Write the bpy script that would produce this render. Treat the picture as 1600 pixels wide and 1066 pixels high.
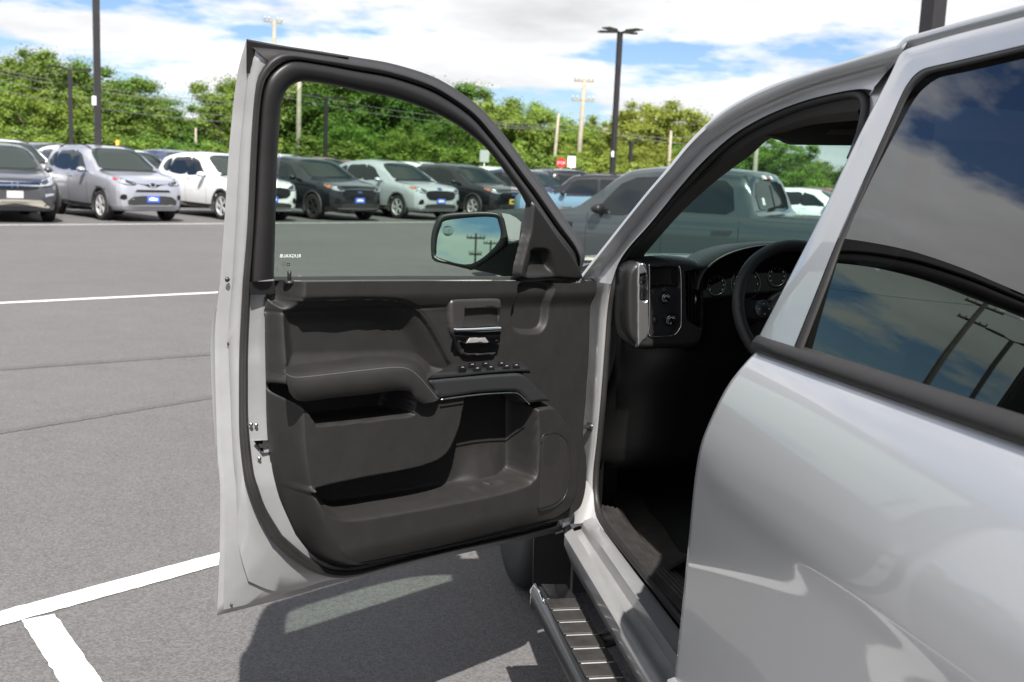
import bpy, bmesh, math, random
import numpy as np
from mathutils import Vector, Matrix
from mathutils.bvhtree import BVHTree

for _o in list(bpy.data.objects): bpy.data.objects.remove(_o)
scene = bpy.context.scene
COL = scene.collection
rng = np.random.default_rng(7); random.seed(7)

# ------------------------------------------------------------------ camera
CAM_H, PITCH, ROLL, FPX = 1.55, math.radians(8.93), math.radians(2.5), 1700.0
F_ = np.array([0, math.cos(PITCH), -math.sin(PITCH)])
R0 = np.array([1.0, 0, 0]); U0 = np.cross(R0, F_)
R_ = R0*math.cos(ROLL)+U0*math.sin(ROLL); U_ = -R0*math.sin(ROLL)+U0*math.cos(ROLL)
EYE = np.array([0, 0, CAM_H])
cam = bpy.data.objects.new('camera', bpy.data.cameras.new('camera')); COL.objects.link(cam)
cam.matrix_world = Matrix(((R_[0], U_[0], -F_[0], 0), (R_[1], U_[1], -F_[1], 0), (R_[2], U_[2], -F_[2], CAM_H), (0, 0, 0, 1)))
cam.data.sensor_width = 36; cam.data.lens = 36*FPX/1600; cam.data.clip_start = 0.05; cam.data.clip_end = 3000
cam.data.dof.use_dof = True; cam.data.dof.focus_distance = 2.6; cam.data.dof.aperture_fstop = 6.8
scene.camera = cam

# ------------------------------------------------------------------ sun, sky, exposure
TO_SUN = Vector((0.146, -0.80, 1.0)).normalized()
sun = bpy.data.objects.new('sun', bpy.data.lights.new('sun', 'SUN')); COL.objects.link(sun)
sun.data.energy = 5.0; sun.data.angle = math.radians(0.53); sun.data.color = (1.0, 0.96, 0.9)
sun.rotation_euler = (-TO_SUN).to_track_quat('-Z', 'Y').to_euler(); sun.location = (0, -5, 12)
world = bpy.data.worlds.new('World'); scene.world = world; world.use_nodes = True
def build_world():
    nt = world.node_tree; N = nt.nodes; L = nt.links; N.clear()
    out = N.new('ShaderNodeOutputWorld'); bg = N.new('ShaderNodeBackground'); L.new(bg.outputs[0], out.inputs[0])
    sky = N.new('ShaderNodeTexSky'); sky.sky_type = 'NISHITA'; sky.sun_disc = False
    sky.sun_elevation = math.asin(TO_SUN.z); sky.sun_rotation = math.atan2(TO_SUN.x, TO_SUN.y)
    sky.air_density = 1.0; sky.dust_density = 0.2; sky.ozone_density = 1.6
    bg.inputs['Strength'].default_value = 0.067
    tc = N.new('ShaderNodeTexCoord'); sep = N.new('ShaderNodeSeparateXYZ'); L.new(tc.outputs['Generated'], sep.inputs[0])
    def m(op, a, b=None, clamp=False):
        n = N.new('ShaderNodeMath'); n.operation = op; n.use_clamp = clamp
        for i, v in enumerate((a, b)):
            if v is None: continue
            if isinstance(v, (int, float)): n.inputs[i].default_value = v
            else: L.new(v, n.inputs[i])
        return n.outputs[0]
    zc = m('MAXIMUM', sep.outputs['Z'], 0.0); den = m('ADD', zc, 0.16)
    cb = N.new('ShaderNodeCombineXYZ'); L.new(m('DIVIDE', sep.outputs['X'], den), cb.inputs[0]); L.new(m('DIVIDE', sep.outputs['Y'], den), cb.inputs[1])
    cb.inputs[2].default_value = 3.7
    def noise(scale, detail, rough, off):
        mp = N.new('ShaderNodeMapping'); L.new(cb.outputs[0], mp.inputs[0]); mp.inputs['Location'].default_value = off
        n = N.new('ShaderNodeTexNoise'); n.inputs['Scale'].default_value = scale; n.inputs['Detail'].default_value = detail
        n.inputs['Roughness'].default_value = rough; L.new(mp.outputs[0], n.inputs['Vector']); return n.outputs['Fac']
    cov = noise(1.05, 10, 0.55, (1.3, 4.2, 0)); fine = noise(3.2, 8, 0.6, (5.1, 2.0, 1)); dark = noise(1.1, 7, 0.55, (9.0, 3.3, 2))
    c1 = m('ADD', m('MULTIPLY', cov, 0.84), m('MULTIPLY', fine, 0.16))
    ramp = N.new('ShaderNodeValToRGB'); L.new(c1, ramp.inputs[0])
    ramp.color_ramp.elements[0].position = 0.425; ramp.color_ramp.elements[1].position = 0.492
    r2 = N.new('ShaderNodeValToRGB'); L.new(m('ADD', m('MULTIPLY', dark, 0.6), m('MULTIPLY', c1, 0.4)), r2.inputs[0])
    e = r2.color_ramp.elements; e[0].position = 0.40; e[0].color = (9.6, 9.6, 9.7, 1); e[1].position = 0.64; e[1].color = (5.6, 5.65, 5.8, 1)
    hz = N.new('ShaderNodeMixRGB'); hz.blend_type = 'MULTIPLY'; hz.inputs[0].default_value = 1.0; hz.inputs[2].default_value = (0.66, 0.77, 0.98, 1); L.new(sky.outputs[0], hz.inputs[1])
    mix = N.new('ShaderNodeMixRGB'); L.new(ramp.outputs[0], mix.inputs[0]); L.new(hz.outputs[0], mix.inputs[1]); L.new(r2.outputs[0], mix.inputs[2])
    L.new(mix.outputs[0], bg.inputs[0])
build_world()
scene.view_settings.view_transform = 'Standard'; scene.view_settings.look = 'None'
scene.view_settings.exposure = 1.0; scene.view_settings.gamma = 1.0
scene.render.engine = 'CYCLES'
scene.cycles.max_bounces = 8; scene.cycles.transparent_max_bounces = 12; scene.cycles.caustics_reflective = False; scene.cycles.caustics_refractive = False

# ------------------------------------------------------------------ materials
MATS = {}
def pm(name, base, rough=0.5, metal=0.0, coat=0.0, bump=None, var=None, spec=0.5, sheen=0.0, coat_rough=0.03):
    """Principled material; bump=(scale,strength,dist), var=(scale,amount) mixes the base towards lighter/darker with noise."""
    if name in MATS: return MATS[name]
    m = bpy.data.materials.new(name); m.use_nodes = True; nt = m.node_tree; b = nt.nodes['Principled BSDF']
    b.inputs['Base Color'].default_value = (*base, 1); b.inputs['Roughness'].default_value = rough; b.inputs['Metallic'].default_value = metal
    b.inputs['Coat Weight'].default_value = coat; b.inputs['Coat Roughness'].default_value = coat_rough; b.inputs['Specular IOR Level'].default_value = spec
    tc = nt.nodes.new('ShaderNodeTexCoord')
    if var:
        n = nt.nodes.new('ShaderNodeTexNoise'); n.inputs['Scale'].default_value = var[0]; n.inputs['Detail'].default_value = 6; n.inputs['Roughness'].default_value = 0.65
        nt.links.new(tc.outputs['Object'], n.inputs['Vector'])
        r = nt.nodes.new('ShaderNodeValToRGB'); nt.links.new(n.outputs['Fac'], r.inputs[0])
        lo = [max(0, c*(1-var[1])) for c in base]; hi = [min(1, c*(1+var[1])) for c in base]
        r.color_ramp.elements[0].position = 0.3; r.color_ramp.elements[1].position = 0.7
        r.color_ramp.elements[0].color = (*lo, 1); r.color_ramp.elements[1].color = (*hi, 1)
        nt.links.new(r.outputs[0], b.inputs['Base Color'])
    if bump:
        n = nt.nodes.new('ShaderNodeTexNoise'); n.inputs['Scale'].default_value = bump[0]; n.inputs['Detail'].default_value = 3
        nt.links.new(tc.outputs['Object'], n.inputs['Vector'])
        bp = nt.nodes.new('ShaderNodeBump'); bp.inputs['Strength'].default_value = bump[1]; bp.inputs['Distance'].default_value = bump[2] if len(bump) > 2 else 0.002
        nt.links.new(n.outputs['Fac'], bp.inputs['Height']); nt.links.new(bp.outputs[0], b.inputs['Normal'])
    MATS[name] = m; return m
def glass(name, tint, ior=1.5):
    """A single sheet: tinted see-through plus a fresnel mirror."""
    m = bpy.data.materials.new(name); m.use_nodes = True; nt = m.node_tree; nt.nodes.clear()
    o = nt.nodes.new('ShaderNodeOutputMaterial'); t = nt.nodes.new('ShaderNodeBsdfTransparent'); t.inputs[0].default_value = (*tint, 1)
    g = nt.nodes.new('ShaderNodeBsdfGlossy'); g.inputs['Roughness'].default_value = 0.0; g.inputs[0].default_value = (1, 1, 1, 1)
    lw = nt.nodes.new('ShaderNodeLayerWeight'); lw.inputs[0].default_value = 0.5; r0 = ((ior-1)/(ior+1))**2
    pw = nt.nodes.new('ShaderNodeMath'); pw.operation = 'POWER'; nt.links.new(lw.outputs['Facing'], pw.inputs[0]); pw.inputs[1].default_value = 5.0
    f = nt.nodes.new('ShaderNodeMath'); f.operation = 'MULTIPLY_ADD'; nt.links.new(pw.outputs[0], f.inputs[0]); f.inputs[1].default_value = 1-r0; f.inputs[2].default_value = r0
    x = nt.nodes.new('ShaderNodeMixShader'); nt.links.new(f.outputs[0], x.inputs[0]); nt.links.new(t.outputs[0], x.inputs[1]); nt.links.new(g.outputs[0], x.inputs[2])
    nt.links.new(x.outputs[0], o.inputs[0]); MATS[name] = m; return m

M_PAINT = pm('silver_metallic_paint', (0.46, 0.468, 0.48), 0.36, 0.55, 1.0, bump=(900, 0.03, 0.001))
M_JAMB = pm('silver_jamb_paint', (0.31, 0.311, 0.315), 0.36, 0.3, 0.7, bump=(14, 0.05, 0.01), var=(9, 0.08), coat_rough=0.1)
M_TRIM = pm('dark_grained_plastic', (0.0172, 0.0163, 0.0160), 0.56, bump=(420, 0.34, 0.0013), var=(30, 0.12), spec=0.36)
M_TRIM2 = pm('dark_smooth_plastic', (0.013, 0.0125, 0.0125), 0.42, bump=(500, 0.12, 0.001), var=(5, 0.15))
M_DASH = pm('black_dash_plastic', (0.0055, 0.0054, 0.0055), 0.45, spec=0.3, bump=(500, 0.15, 0.001), var=(5, 0.15))
M_LEATHER = pm('black_stitched_leather', (0.0160, 0.0150, 0.0147), 0.52, bump=(260, 0.35, 0.0015), var=(12, 0.2))
M_RUBBER = pm('black_rubber', (0.016, 0.015, 0.015), 0.55, bump=(120, 0.08, 0.001), var=(20, 0.2))
M_BLACK = pm('black_plastic', (0.012, 0.012, 0.013), 0.4, var=(8, 0.2))
M_BLACKG = pm('gloss_black', (0.008, 0.008, 0.009), 0.12)
M_GUN = pm('gunmetal_trim', (0.055, 0.057, 0.060), 0.3, 0.6, 0.3)
M_CHROME = pm('chrome', (0.75, 0.75, 0.76), 0.09, 1.0)
M_SATIN = pm('satin_silver', (0.42, 0.42, 0.43), 0.3, 0.9)
M_STEEL = pm('worn_steel', (0.35, 0.34, 0.32), 0.35, 1.0, var=(30, 0.3))
M_CARPET = pm('black_carpet', (0.008, 0.008, 0.008), 0.95, bump=(300, 0.6, 0.004))
M_MAT = pm('worn_rubber_mat', (0.040, 0.035, 0.030), 0.6, bump=(90, 0.25, 0.003), var=(16, 0.45))
M_SILL = pm('scuffed_sill_plastic', (0.028, 0.026, 0.025), 0.5, bump=(150, 0.2, 0.002), var=(22, 0.4))
M_FABRIC = pm('grey_headliner', (0.10, 0.093, 0.088), 0.9, bump=(600, 0.25, 0.001))
M_HEAD = pm('dark_headliner', (0.05, 0.047, 0.045), 0.9, bump=(600, 0.25, 0.001))
M_WHITE = pm('white_print', (0.75, 0.75, 0.75), 0.5)
M_GREYP = pm('grey_print', (0.45, 0.47, 0.47), 0.5)
M_THREAD = pm('pale_thread', (0.22, 0.21, 0.195), 0.7)
M_MIRROR = pm('mirror_glass', (0.80, 0.86, 0.83), 0.0, 1.0)
G_DOOR = glass('green_tinted_glass', (0.55, 0.65, 0.58), 1.45)
G_WIND = glass('windshield_glass', (0.56, 0.74, 0.68), 1.22)
G_DARK = glass('privacy_glass', (0.012, 0.014, 0.016), 2.15)
M_RED = pm('red_lens', (0.35, 0.01, 0.01), 0.15, coat=1)
M_LENS = pm('headlamp_lens', (0.72, 0.74, 0.77), 0.08, 0.8, 1.0)
M_DGLASS = pm('dark_car_glass', (0.008, 0.011, 0.012), 0.03, spec=0.55)
M_WGLASS = pm('windscreen_car_glass', (0.014, 0.022, 0.019), 0.03, spec=0.5)
M_TYRE = pm('tyre_rubber', (0.014, 0.014, 0.014), 0.75, bump=(60, 0.3, 0.004))
M_ALLOY = pm('alloy_wheel', (0.58, 0.58, 0.59), 0.35, 0.35)
M_DALLOY = pm('dark_alloy_wheel', (0.12, 0.12, 0.125), 0.3, 0.8)
M_CLAD = pm('grey_cladding', (0.025, 0.025, 0.026), 0.6)
M_BLUEPL = pm('blue_plate', (0.05, 0.12, 0.55), 0.4)
M_YELPL = pm('yellow_plate', (0.75, 0.55, 0.12), 0.4)

# ------------------------------------------------------------------ mesh helpers
def tag(o, label=None, cat=None, group=None, kind=None):
    for k, v in (('label', label), ('category', cat), ('group', group), ('kind', kind)):
        if v: o[k] = v
    return o
def mk(name, verts, faces, mat, parent=None, smooth=True, frame=None, autosm=None):
    """One mesh object; verts are world coordinates unless frame (a 4x4) says which frame they go into."""
    v = np.asarray(verts, dtype=float).reshape(-1, 3)
    if frame is not None:
        fi = np.array(frame.inverted()); v = v@fi[:3, :3].T+fi[:3, 3]
    me = bpy.data.meshes.new(name); me.from_pydata(v.tolist(), [], [tuple(int(i) for i in f) for f in faces])
    me.materials.append(mat)
    if smooth: me.polygons.foreach_set('use_smooth', [True]*len(me.polygons))
    if autosm is not None and smooth:
        me.update(); bm = bmesh.new(); bm.from_mesh(me)
        for e in bm.edges:
            if len(e.link_faces) == 2 and e.calc_face_angle(0) > autosm: e.smooth = False
        bm.to_mesh(me); bm.free()
    me.update()
    o = bpy.data.objects.new(name, me); COL.objects.link(o)
    if parent is not None: o.parent = parent
    return o
def empty(name, loc=(0, 0, 0), rz=0.0):
    o = bpy.data.objects.new(name, None); o.empty_display_size = 0.2; COL.objects.link(o)
    o.location = loc; o.rotation_euler = (0, 0, rz); return o
def cr(pts, n=8, closed=False):
    """Catmull-Rom through the points."""
    p = np.asarray(pts, float); m = len(p); out = []
    for i in range(m if closed else m-1):
        if closed: a, b, c, d = p[(i-1) % m], p[i], p[(i+1) % m], p[(i+2) % m]
        else: a, b, c, d = p[max(i-1, 0)], p[i], p[i+1], p[min(i+2, m-1)]
        for k in range(n):
            t = k/n; out.append(0.5*((2*b)+(c-a)*t+(2*a-5*b+4*c-d)*t*t+(3*b-a-3*c+d)*t**3))
    if not closed: out.append(p[-1])
    return np.array(out)
def resamp(p, n):
    p = np.asarray(p, float); s = np.r_[0, np.cumsum(np.linalg.norm(np.diff(p, axis=0), axis=1))]
    t = np.linspace(0, s[-1], n); return np.stack([np.interp(t, s, p[:, k]) for k in range(p.shape[1])], 1)
def gridfaces(nr, nc, closed=False, off=0):
    f = []
    for i in range(nr-1):
        for j in range(nc if closed else nc-1):
            a = off+i*nc+j; b = off+i*nc+(j+1) % nc; f.append((a, b, b+nc, a+nc))
    return f
def loft(name, rows, mat, parent=None, closed=False, frame=None, caps=False, autosm=None):
    rows = [np.asarray(r) for r in rows]; nc = len(rows[0]); f = gridfaces(len(rows), nc, closed)
    if caps and closed: f += [tuple(range(nc))[::-1], tuple(range((len(rows)-1)*nc, len(rows)*nc))]
    return mk(name, np.concatenate(rows), f, mat, parent, frame=frame, autosm=autosm)
def tube(name, path, r, mat, parent=None, frame=None, n=8, closed=False):
    p = np.asarray(path, float); m = len(p); rows = []; up = np.array([0.13, 0.21, 0.97])
    rr = np.broadcast_to(np.asarray(r, float), (m,))
    for i in range(m):
        if closed: t = p[(i+1) % m]-p[i-1]
        else: t = p[min(i+1, m-1)]-p[max(i-1, 0)]
        t = t/np.linalg.norm(t); a = np.cross(t, up); 
        if np.linalg.norm(a) < 1e-3: a = np.cross(t, [1, 0, 0])
        a /= np.linalg.norm(a); b = np.cross(t, a)
        rows.append([p[i]+rr[i]*(a*math.cos(2*math.pi*k/n)+b*math.sin(2*math.pi*k/n)) for k in range(n)])
    if closed: rows.append(rows[0])
    return loft(name, rows, mat, parent, True, frame, caps=not closed)
def boxverts(c, sx, sy, sz, bev=0.0):
    """Chamfered box -> verts, faces in local axes."""
    bm = bmesh.new(); bmesh.ops.create_cube(bm, size=1.0, matrix=Matrix.Translation(c)@Matrix.Diagonal((sx, sy, sz, 1)))
    if bev > 0: bmesh.ops.bevel(bm, geom=list(bm.edges), offset=bev, segments=2, affect='EDGES', profile=0.5)
    v = [tuple(x.co) for x in bm.verts]; bm.verts.index_update(); f = [tuple(x.index for x in fc.verts) for fc in bm.faces]; bm.free(); return v, f
class MB:
    def __init__(s): s.v = []; s.f = []
    def add(s, v, f):
        k = len(s.v); s.v += [tuple(x) for x in v]; s.f += [tuple(i+k for i in q) for q in f]; return s
    def box(s, c, sx, sy, sz, bev=0.0): return s.add(*boxverts(c, sx, sy, sz, bev))
    def build(s, name, mat, parent=None, smooth=False, frame=None): return mk(name, s.v, s.f, mat, parent, smooth, frame)
def sstep(a, b, x):
    t = np.clip((x-a)/(b-a), 0, 1); return t*t*(3-2*t)
def sdf(P, poly):
    """signed distance to polygon, negative inside, plus nearest boundary point."""
    P = np.asarray(P, float); poly = np.asarray(poly, float); best = np.full(len(P), 1e9); near = np.zeros_like(P); ins = np.zeros(len(P), bool)
    for i in range(len(poly)):
        a = poly[i]; b = poly[(i+1) % len(poly)]; e = b-a; L2 = e@e
        if L2 < 1e-14: continue
        t = np.clip(((P-a)@e)/L2, 0, 1); q = a+t[:, None]*e; d = np.hypot(*(P-q).T)
        k = d < best; best[k] = d[k]; near[k] = q[k]
        c = ((a[1] > P[:, 1]) != (b[1] > P[:, 1]))
        with np.errstate(divide='ignore', invalid='ignore'):
            xi = (b[0]-a[0])*(P[:, 1]-a[1])/(b[1]-a[1])+a[0]
        ins ^= c & (P[:, 0] < xi)
    return np.where(ins, -best, best), near
def fill(poly, step):
    """grid-fill a polygon in 2D with the rim snapped onto it -> pts, quads, depth inside."""
    poly = np.asarray(poly); lo = poly.min(0)-step; hi = poly.max(0)+step
    xs = np.arange(lo[0], hi[0]+step, step); ys = np.arange(lo[1], hi[1]+step, step)
    X, Y = np.meshgrid(xs, ys); P = np.stack([X.ravel(), Y.ravel()], 1); s, near = sdf(P, poly)
    snap = s > -0.35*step; ok = (s < 0.65*step).reshape(X.shape); nx = len(xs)
    cell = ok[:-1, :-1] & ok[1:, :-1] & ok[:-1, 1:] & ok[1:, 1:]
    P[snap] = near[snap]; s[snap] = 0
    ii, jj = np.nonzero(cell); a = ii*nx+jj; F = np.stack([a, a+1, a+nx+1, a+nx], 1)
    used = np.unique(F); mp = np.full(len(P), -1); mp[used] = np.arange(len(used))
    return P[used], mp[F], -s[used]
def rim_edges(F):
    cnt = {}
    for q in F:
        for k in range(4):
            e = (int(q[k]), int(q[(k+1) % 4])); cnt[e] = 1
    return [e for e in cnt if (e[1], e[0]) not in cnt]
# ------------------------------------------------------------------ truck and door frames (metres)
HEAD, RAKE, SWING = math.radians(11.3), math.radians(1.5), math.radians(54)
TO = np.array([0.20, 3.12, 0.0]); UPW = np.array([0, 0, 1.0])
_eb0 = np.array([math.sin(HEAD), -math.cos(HEAD), 0]); EO = np.array([-math.cos(HEAD), -math.sin(HEAD), 0])
EB = _eb0*math.cos(RAKE)+UPW*math.sin(RAKE); EU = UPW*math.cos(RAKE)-_eb0*math.sin(RAKE)       # back, (left) out, up
ED = EB*math.cos(SWING)+EO*math.sin(SWING); EN = EB*math.sin(SWING)-EO*math.cos(SWING)          # along the door, its inner normal
TM = Matrix(((-EB[0], EO[0], EU[0], TO[0]), (-EB[1], EO[1], EU[1], TO[1]), (-EB[2], EO[2], EU[2], TO[2]), (0, 0, 0, 1)))
CO = -0.92                                                                                       # truck centre line
def pray(x, y): return F_+R_*(x-800)/FPX-U_*(y-533)/FPX
def hit(x, y, p0, n):
    d = pray(x, y); return EYE+d*(((p0-EYE)@n)/(d@n))
def TC(b, o, u): return TO+EB*b+EO*o+EU*u
def tc(P): q = np.asarray(P)-TO; return q@EB, q@EO, q@EU
def DW(d, u, n): return TO+ED*d+EU*u+EN*n
_nu = [.5, .541, .68, .836, .901, 1.027, 1.135, 1.193, 1.283, 1.389, 1.533, 1.619, 1.698, 1.762, 1.80]
_nn = [-.008, -.005, .004, .006, -.002, -.010, -.013, -.009, .005, .019, .035, .048, .066, .090, .10]
def nO(u): return float(np.interp(u, _nu, _nn))
def DP(x, y, off):
    n = off
    for _ in range(8):
        P = hit(x, y, TO+EN*n, EN); n = nO((P-TO)@EU)+off
    return hit(x, y, TO+EN*n, EN)
def D2(x, y, off):
    q = hit(x, y, TO+EN*off, EN)-TO; return (q@ED, q@EU)
TH = .31
_tn = (EO+EU*TH)/math.hypot(1, TH)
def TP(x, y, off=0.0): return hit(x, y, TO+EO*-.02+EU*1.22-_tn*off, _tn)      # upper cab side plane (tumblehome)
def SP(x, y, o=0.0): return hit(x, y, TO+EO*o, EO)                             # lower cab side plane
def BP(x, y, b): return hit(x, y, TO+EB*b, EB)                                 # plane across the cab
def UPn(x, y, u): return hit(x, y, TO+EU*u, EU)                                # level plane in the cab
def ppoly(pts, fn, n=6, closed=False): return np.array([fn(x, y) for x, y in cr(pts, n, closed)])

truck = empty('pickup_truck'); truck.matrix_world = TM
tag(truck, 'silver pickup truck in the foreground with its driver door wide open', 'pickup truck')
def tk(name, v, f, mat, parent=None, smooth=True, autosm=None): return mk(name, v, f, mat, parent or truck, smooth, TM, autosm)
def tloft(name, rows, mat, parent=None, closed=False, caps=False, autosm=None): return loft(name, rows, mat, parent or truck, closed, TM, caps, autosm)
def ttube(name, path, r, mat, parent=None, n=8, closed=False): return tube(name, path, r, mat, parent or truck, TM, n, closed)

# ------------------------------------------------------------------ front door shell: loops round the door, each at its own depth
SEG = {  # rear (bottom->belt), frame (belt->top corner), top (corner->front belt), front (belt->bottom), bottom (front->rear)
 'edge': ([(339, 962), (343, 868), (344, 759), (340, 711), (337, 620), (335.5, 541), (337, 499), (344, 440)],
          [(344, 440), (350, 355), (357, 245), (363, 178), (371, 115), (385, 62)],
          [(385, 62), (440, 72), (500, 81), (560, 91), (611, 100), (669, 117.5), (707, 137), (745, 164), (771, 191), (803, 231), (828, 266), (850, 294), (885, 345), (904, 372), (913, 392), (913, 408), (900, 439)],
          [(900, 439), (897, 520), (893, 600), (890, 680), (886, 740), (882, 800), (878, 830)],
          [(878, 830), (800, 848), (700, 870), (600, 893), (520, 913), (445, 935), (339, 962)]),
 'hem': ([(349, 953), (351, 868), (351, 759), (347, 711), (344, 620), (342, 541), (344, 499), (350, 440)],
         [(350, 440), (356, 355), (362, 245), (368, 178), (376, 115), (388, 66)],
         [(388, 66), (440, 74), (500, 83), (560, 93), (611, 102), (668, 119.5), (706, 139), (744, 166), (770, 193), (801, 233), (826, 268), (848, 296), (883, 347), (902, 374), (911, 394), (911, 408), (900, 439)],
         [(900, 439), (897, 520), (893, 600), (890, 680), (886, 740), (881, 798), (876, 828)],
         [(876, 828), (800, 846), (700, 868), (600, 891), (520, 910), (445, 931), (349, 953)]),
 'crease': ([(388, 908), (373, 851), (369, 759), (364, 711), (360, 620), (357, 541), (358, 499), (363, 440)],
            [(363, 440), (368, 355), (374, 245), (380, 178), (387, 115), (394, 74)],
            [(394, 74), (440, 78), (500, 86), (560, 96), (610, 105), (667, 123), (704, 142), (742, 169), (768, 196), (799, 236), (824, 270), (846, 299), (881, 350), (900, 376), (909, 395), (909, 408), (901, 439)],
            [(901, 439), (898, 520), (894, 600), (890, 680), (886, 740), (880, 796), (874, 826)],
            [(874, 826), (800, 844), (700, 866), (600, 889), (520, 907), (440, 925), (388, 908)]),
 'sealout': ([(421, 841), (400, 803), (386, 765), (380, 740), (374, 684), (373, 623), (374, 541), (379, 440)],
             [(379, 440), (386, 355), (391, 245), (396, 165), (403, 120), (419, 95)],
             [(419, 95), (442, 83), (500, 90), (560, 99), (609, 108), (666, 126), (702, 145), (740, 172), (765, 199), (797, 239), (822, 273), (844, 302), (879, 352), (898, 378), (907, 397), (908, 408), (902, 439)],
             [(902, 439), (899, 520), (895, 600), (891, 680), (886, 740), (879, 794), (871, 823)],
             [(871, 823), (800, 842), (700, 864), (620, 884), (543, 903), (497, 897), (456, 874), (421, 841)]),
 'sealin': ([(441, 836), (416, 795), (404, 762), (396, 734), (388.5, 663), (387.5, 600), (388, 541), (392, 440)],
            [(392, 440), (398, 355), (403, 245), (409, 160), (418, 124), (435, 105)],
            [(435, 105), (458, 95), (500, 100), (560, 111), (609, 120), (663, 137), (697, 154), (735, 181), (760, 208), (791, 247), (816, 281), (837, 309), (871, 358), (891, 383), (902, 401), (905, 411), (903, 439)],
            [(903, 439), (900, 520), (896, 600), (892, 680), (887, 740), (878, 791), (867, 820)],
            [(867, 820), (800, 836), (700, 858), (620, 876), (560, 890), (517, 889), (482, 871), (441, 836)]),
 'trimout': ([(462, 836), (439, 785), (430, 755), (424, 725), (418, 663), (416.5, 600), (415.5, 541), (415, 440)],
             [(403, 440), (405, 355), (409, 245), (414, 163), (422, 128), (439, 110)],
             [(439, 110), (460, 100), (500, 104), (560, 115), (608, 124), (661, 141), (695, 158), (733, 185), (758, 212), (789, 251), (813, 284), (835, 313), (868, 361), (888, 386), (900, 404), (904, 414), (904, 439)],
             [(904, 439), (901, 520), (897, 600), (893, 680), (888, 740), (877, 789), (863, 817)],
             [(863, 817), (800, 832), (752, 845), (690, 859), (629, 871.6), (560, 886), (533, 888), (492, 871), (462, 836)]),
}
def door_loop(key, off, which=(0, 1, 2, 3, 4)):
    out = []; cnt = (40, 26, 70, 24, 50)
    for k in which:
        p = resamp(cr(SEG[key][k], 6), cnt[k]); out += [DP(x, y, off) for x, y in p[:-1]]
    if len(which) < 5:
        x, y = SEG[key][which[-1]][-1]; out.append(DP(x, y, off))
    return np.array(out)
rows = [door_loop('edge', 0.0), door_loop('edge', 0.004), door_loop('hem', 0.008), door_loop('hem', 0.010), door_loop('crease', 0.018), door_loop('crease', 0.024),
        0.5*door_loop('crease', 0.026)+0.5*door_loop('sealout', 0.050), door_loop('sealout', 0.046), door_loop('sealin', 0.046), door_loop('trimout', 0.052)]
outer = door_loop('edge', 0.0)
# outer skin below the belt and the outer face of the window frame
lower_outer = [0.5*(p+q) for p, q in zip(outer, outer)]
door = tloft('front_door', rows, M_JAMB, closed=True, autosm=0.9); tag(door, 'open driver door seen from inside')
skin_px = SEG['edge'][0]+[(899, 439)]+SEG['edge'][3][1:]+SEG['edge'][4][1:-1]
sp2 = np.array([D2(x, y, 0.0) for x, y in skin_px]); P2, Fq, dep = fill(sp2, 0.03)
def skin_n(u, dep): return nO(u)-0.004-0.016*sstep(0.05, 0.30, dep)*np.sin(np.clip((u-.5)/.78, 0, 1)*math.pi)**0.6
tk('outer_skin', [DW(d, u, skin_n(u, k)) for (d, u), k in zip(P2, dep)], [tuple(q)[::-1] for q in Fq], M_PAINT, door)

WIN = [(428, 436), (429, 400), (430.5, 340), (432.7, 260), (436, 205), (439, 168), (444, 148), (455, 134), (474, 127.5), (516, 133), (563, 143), (611, 152.6), (659, 168.5), (697, 186), (723, 202), (755, 227.5), (777, 253), (796, 279), (811, 299), (821, 318), (835, 345), (850, 375), (862, 400), (868, 436)]
OUTF = [(392, 441), (394, 400), (398, 345), (402.5, 255), (406, 200), (409, 160), (418, 124), (435, 105), (458, 95), (500, 100), (560, 111), (609, 120), (663, 137), (697, 154), (735, 181), (760, 208), (791, 247), (816, 281), (837, 309), (852, 331), (871, 358), (891, 383), (902, 401), (905, 439)]
a = resamp(cr(OUTF, 6), 130); b = resamp(cr(WIN, 6), 130)
def frow(t, off): return np.array([DP(x, y, off) for x, y in a*(1-t)+b*t])
tloft('window_frame', [frow(0, .046), frow(.02, .060), frow(.07, .069), frow(.16, .074), frow(.45, .078), frow(.78, .077), frow(.90, .073), frow(.97, .066), frow(1, .056), frow(1.0, .022)], M_TRIM2, door)
tloft('frame_outer_face', [np.array([DP(x, y, .0) for x, y in resamp(np.r_[cr(SEG['edge'][1], 6), cr(SEG['edge'][2], 6)[1:]], 130)]), np.array([DP(x, y, .002) for x, y in b]), np.array([DP(x, y, .02) for x, y in b])], M_BLACK, door)
cap = [(385, 64), (440, 73.5), (500, 82.5), (545, 90), (500, 88), (442, 81), (421, 91), (407, 110), (401, 117), (385, 114)]
c2 = np.array([DP(x, y, .030) for x, y in cap]); c3 = np.array([DP(x, y, .012) for x, y in cap])
tk('corner_cap', np.r_[c2, c3], [tuple(range(len(cap)))]+[(i, (i+1) % len(cap), len(cap)+(i+1) % len(cap), len(cap)+i) for i in range(len(cap))], M_RUBBER, door, smooth=False)
topk = (2,)
tloft('frame_top_strip', [door_loop('edge', -.001, topk), door_loop('edge', .008, topk)+EU*.0012, door_loop('hem', .014, topk)+EU*.001, door_loop('crease', .030, topk), .5*door_loop('crease', .034, topk)+.5*door_loop('sealout', .056, topk), door_loop('sealout', .052, topk)], M_RUBBER, door)
tb = [(388, 441), (429, 439), (430, 450), (429, 459), (410, 460.5), (391, 461)]
tbf = [DP(x, y, .066) for x, y in tb]; tbb = [DP(x, y, .045) for x, y in tb]
tk('frame_foot', tbf+tbb, [tuple(range(6))]+[(i, (i+1) % 6, 6+(i+1) % 6, 6+i) for i in range(6)], M_TRIM2, door, smooth=False)
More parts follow.
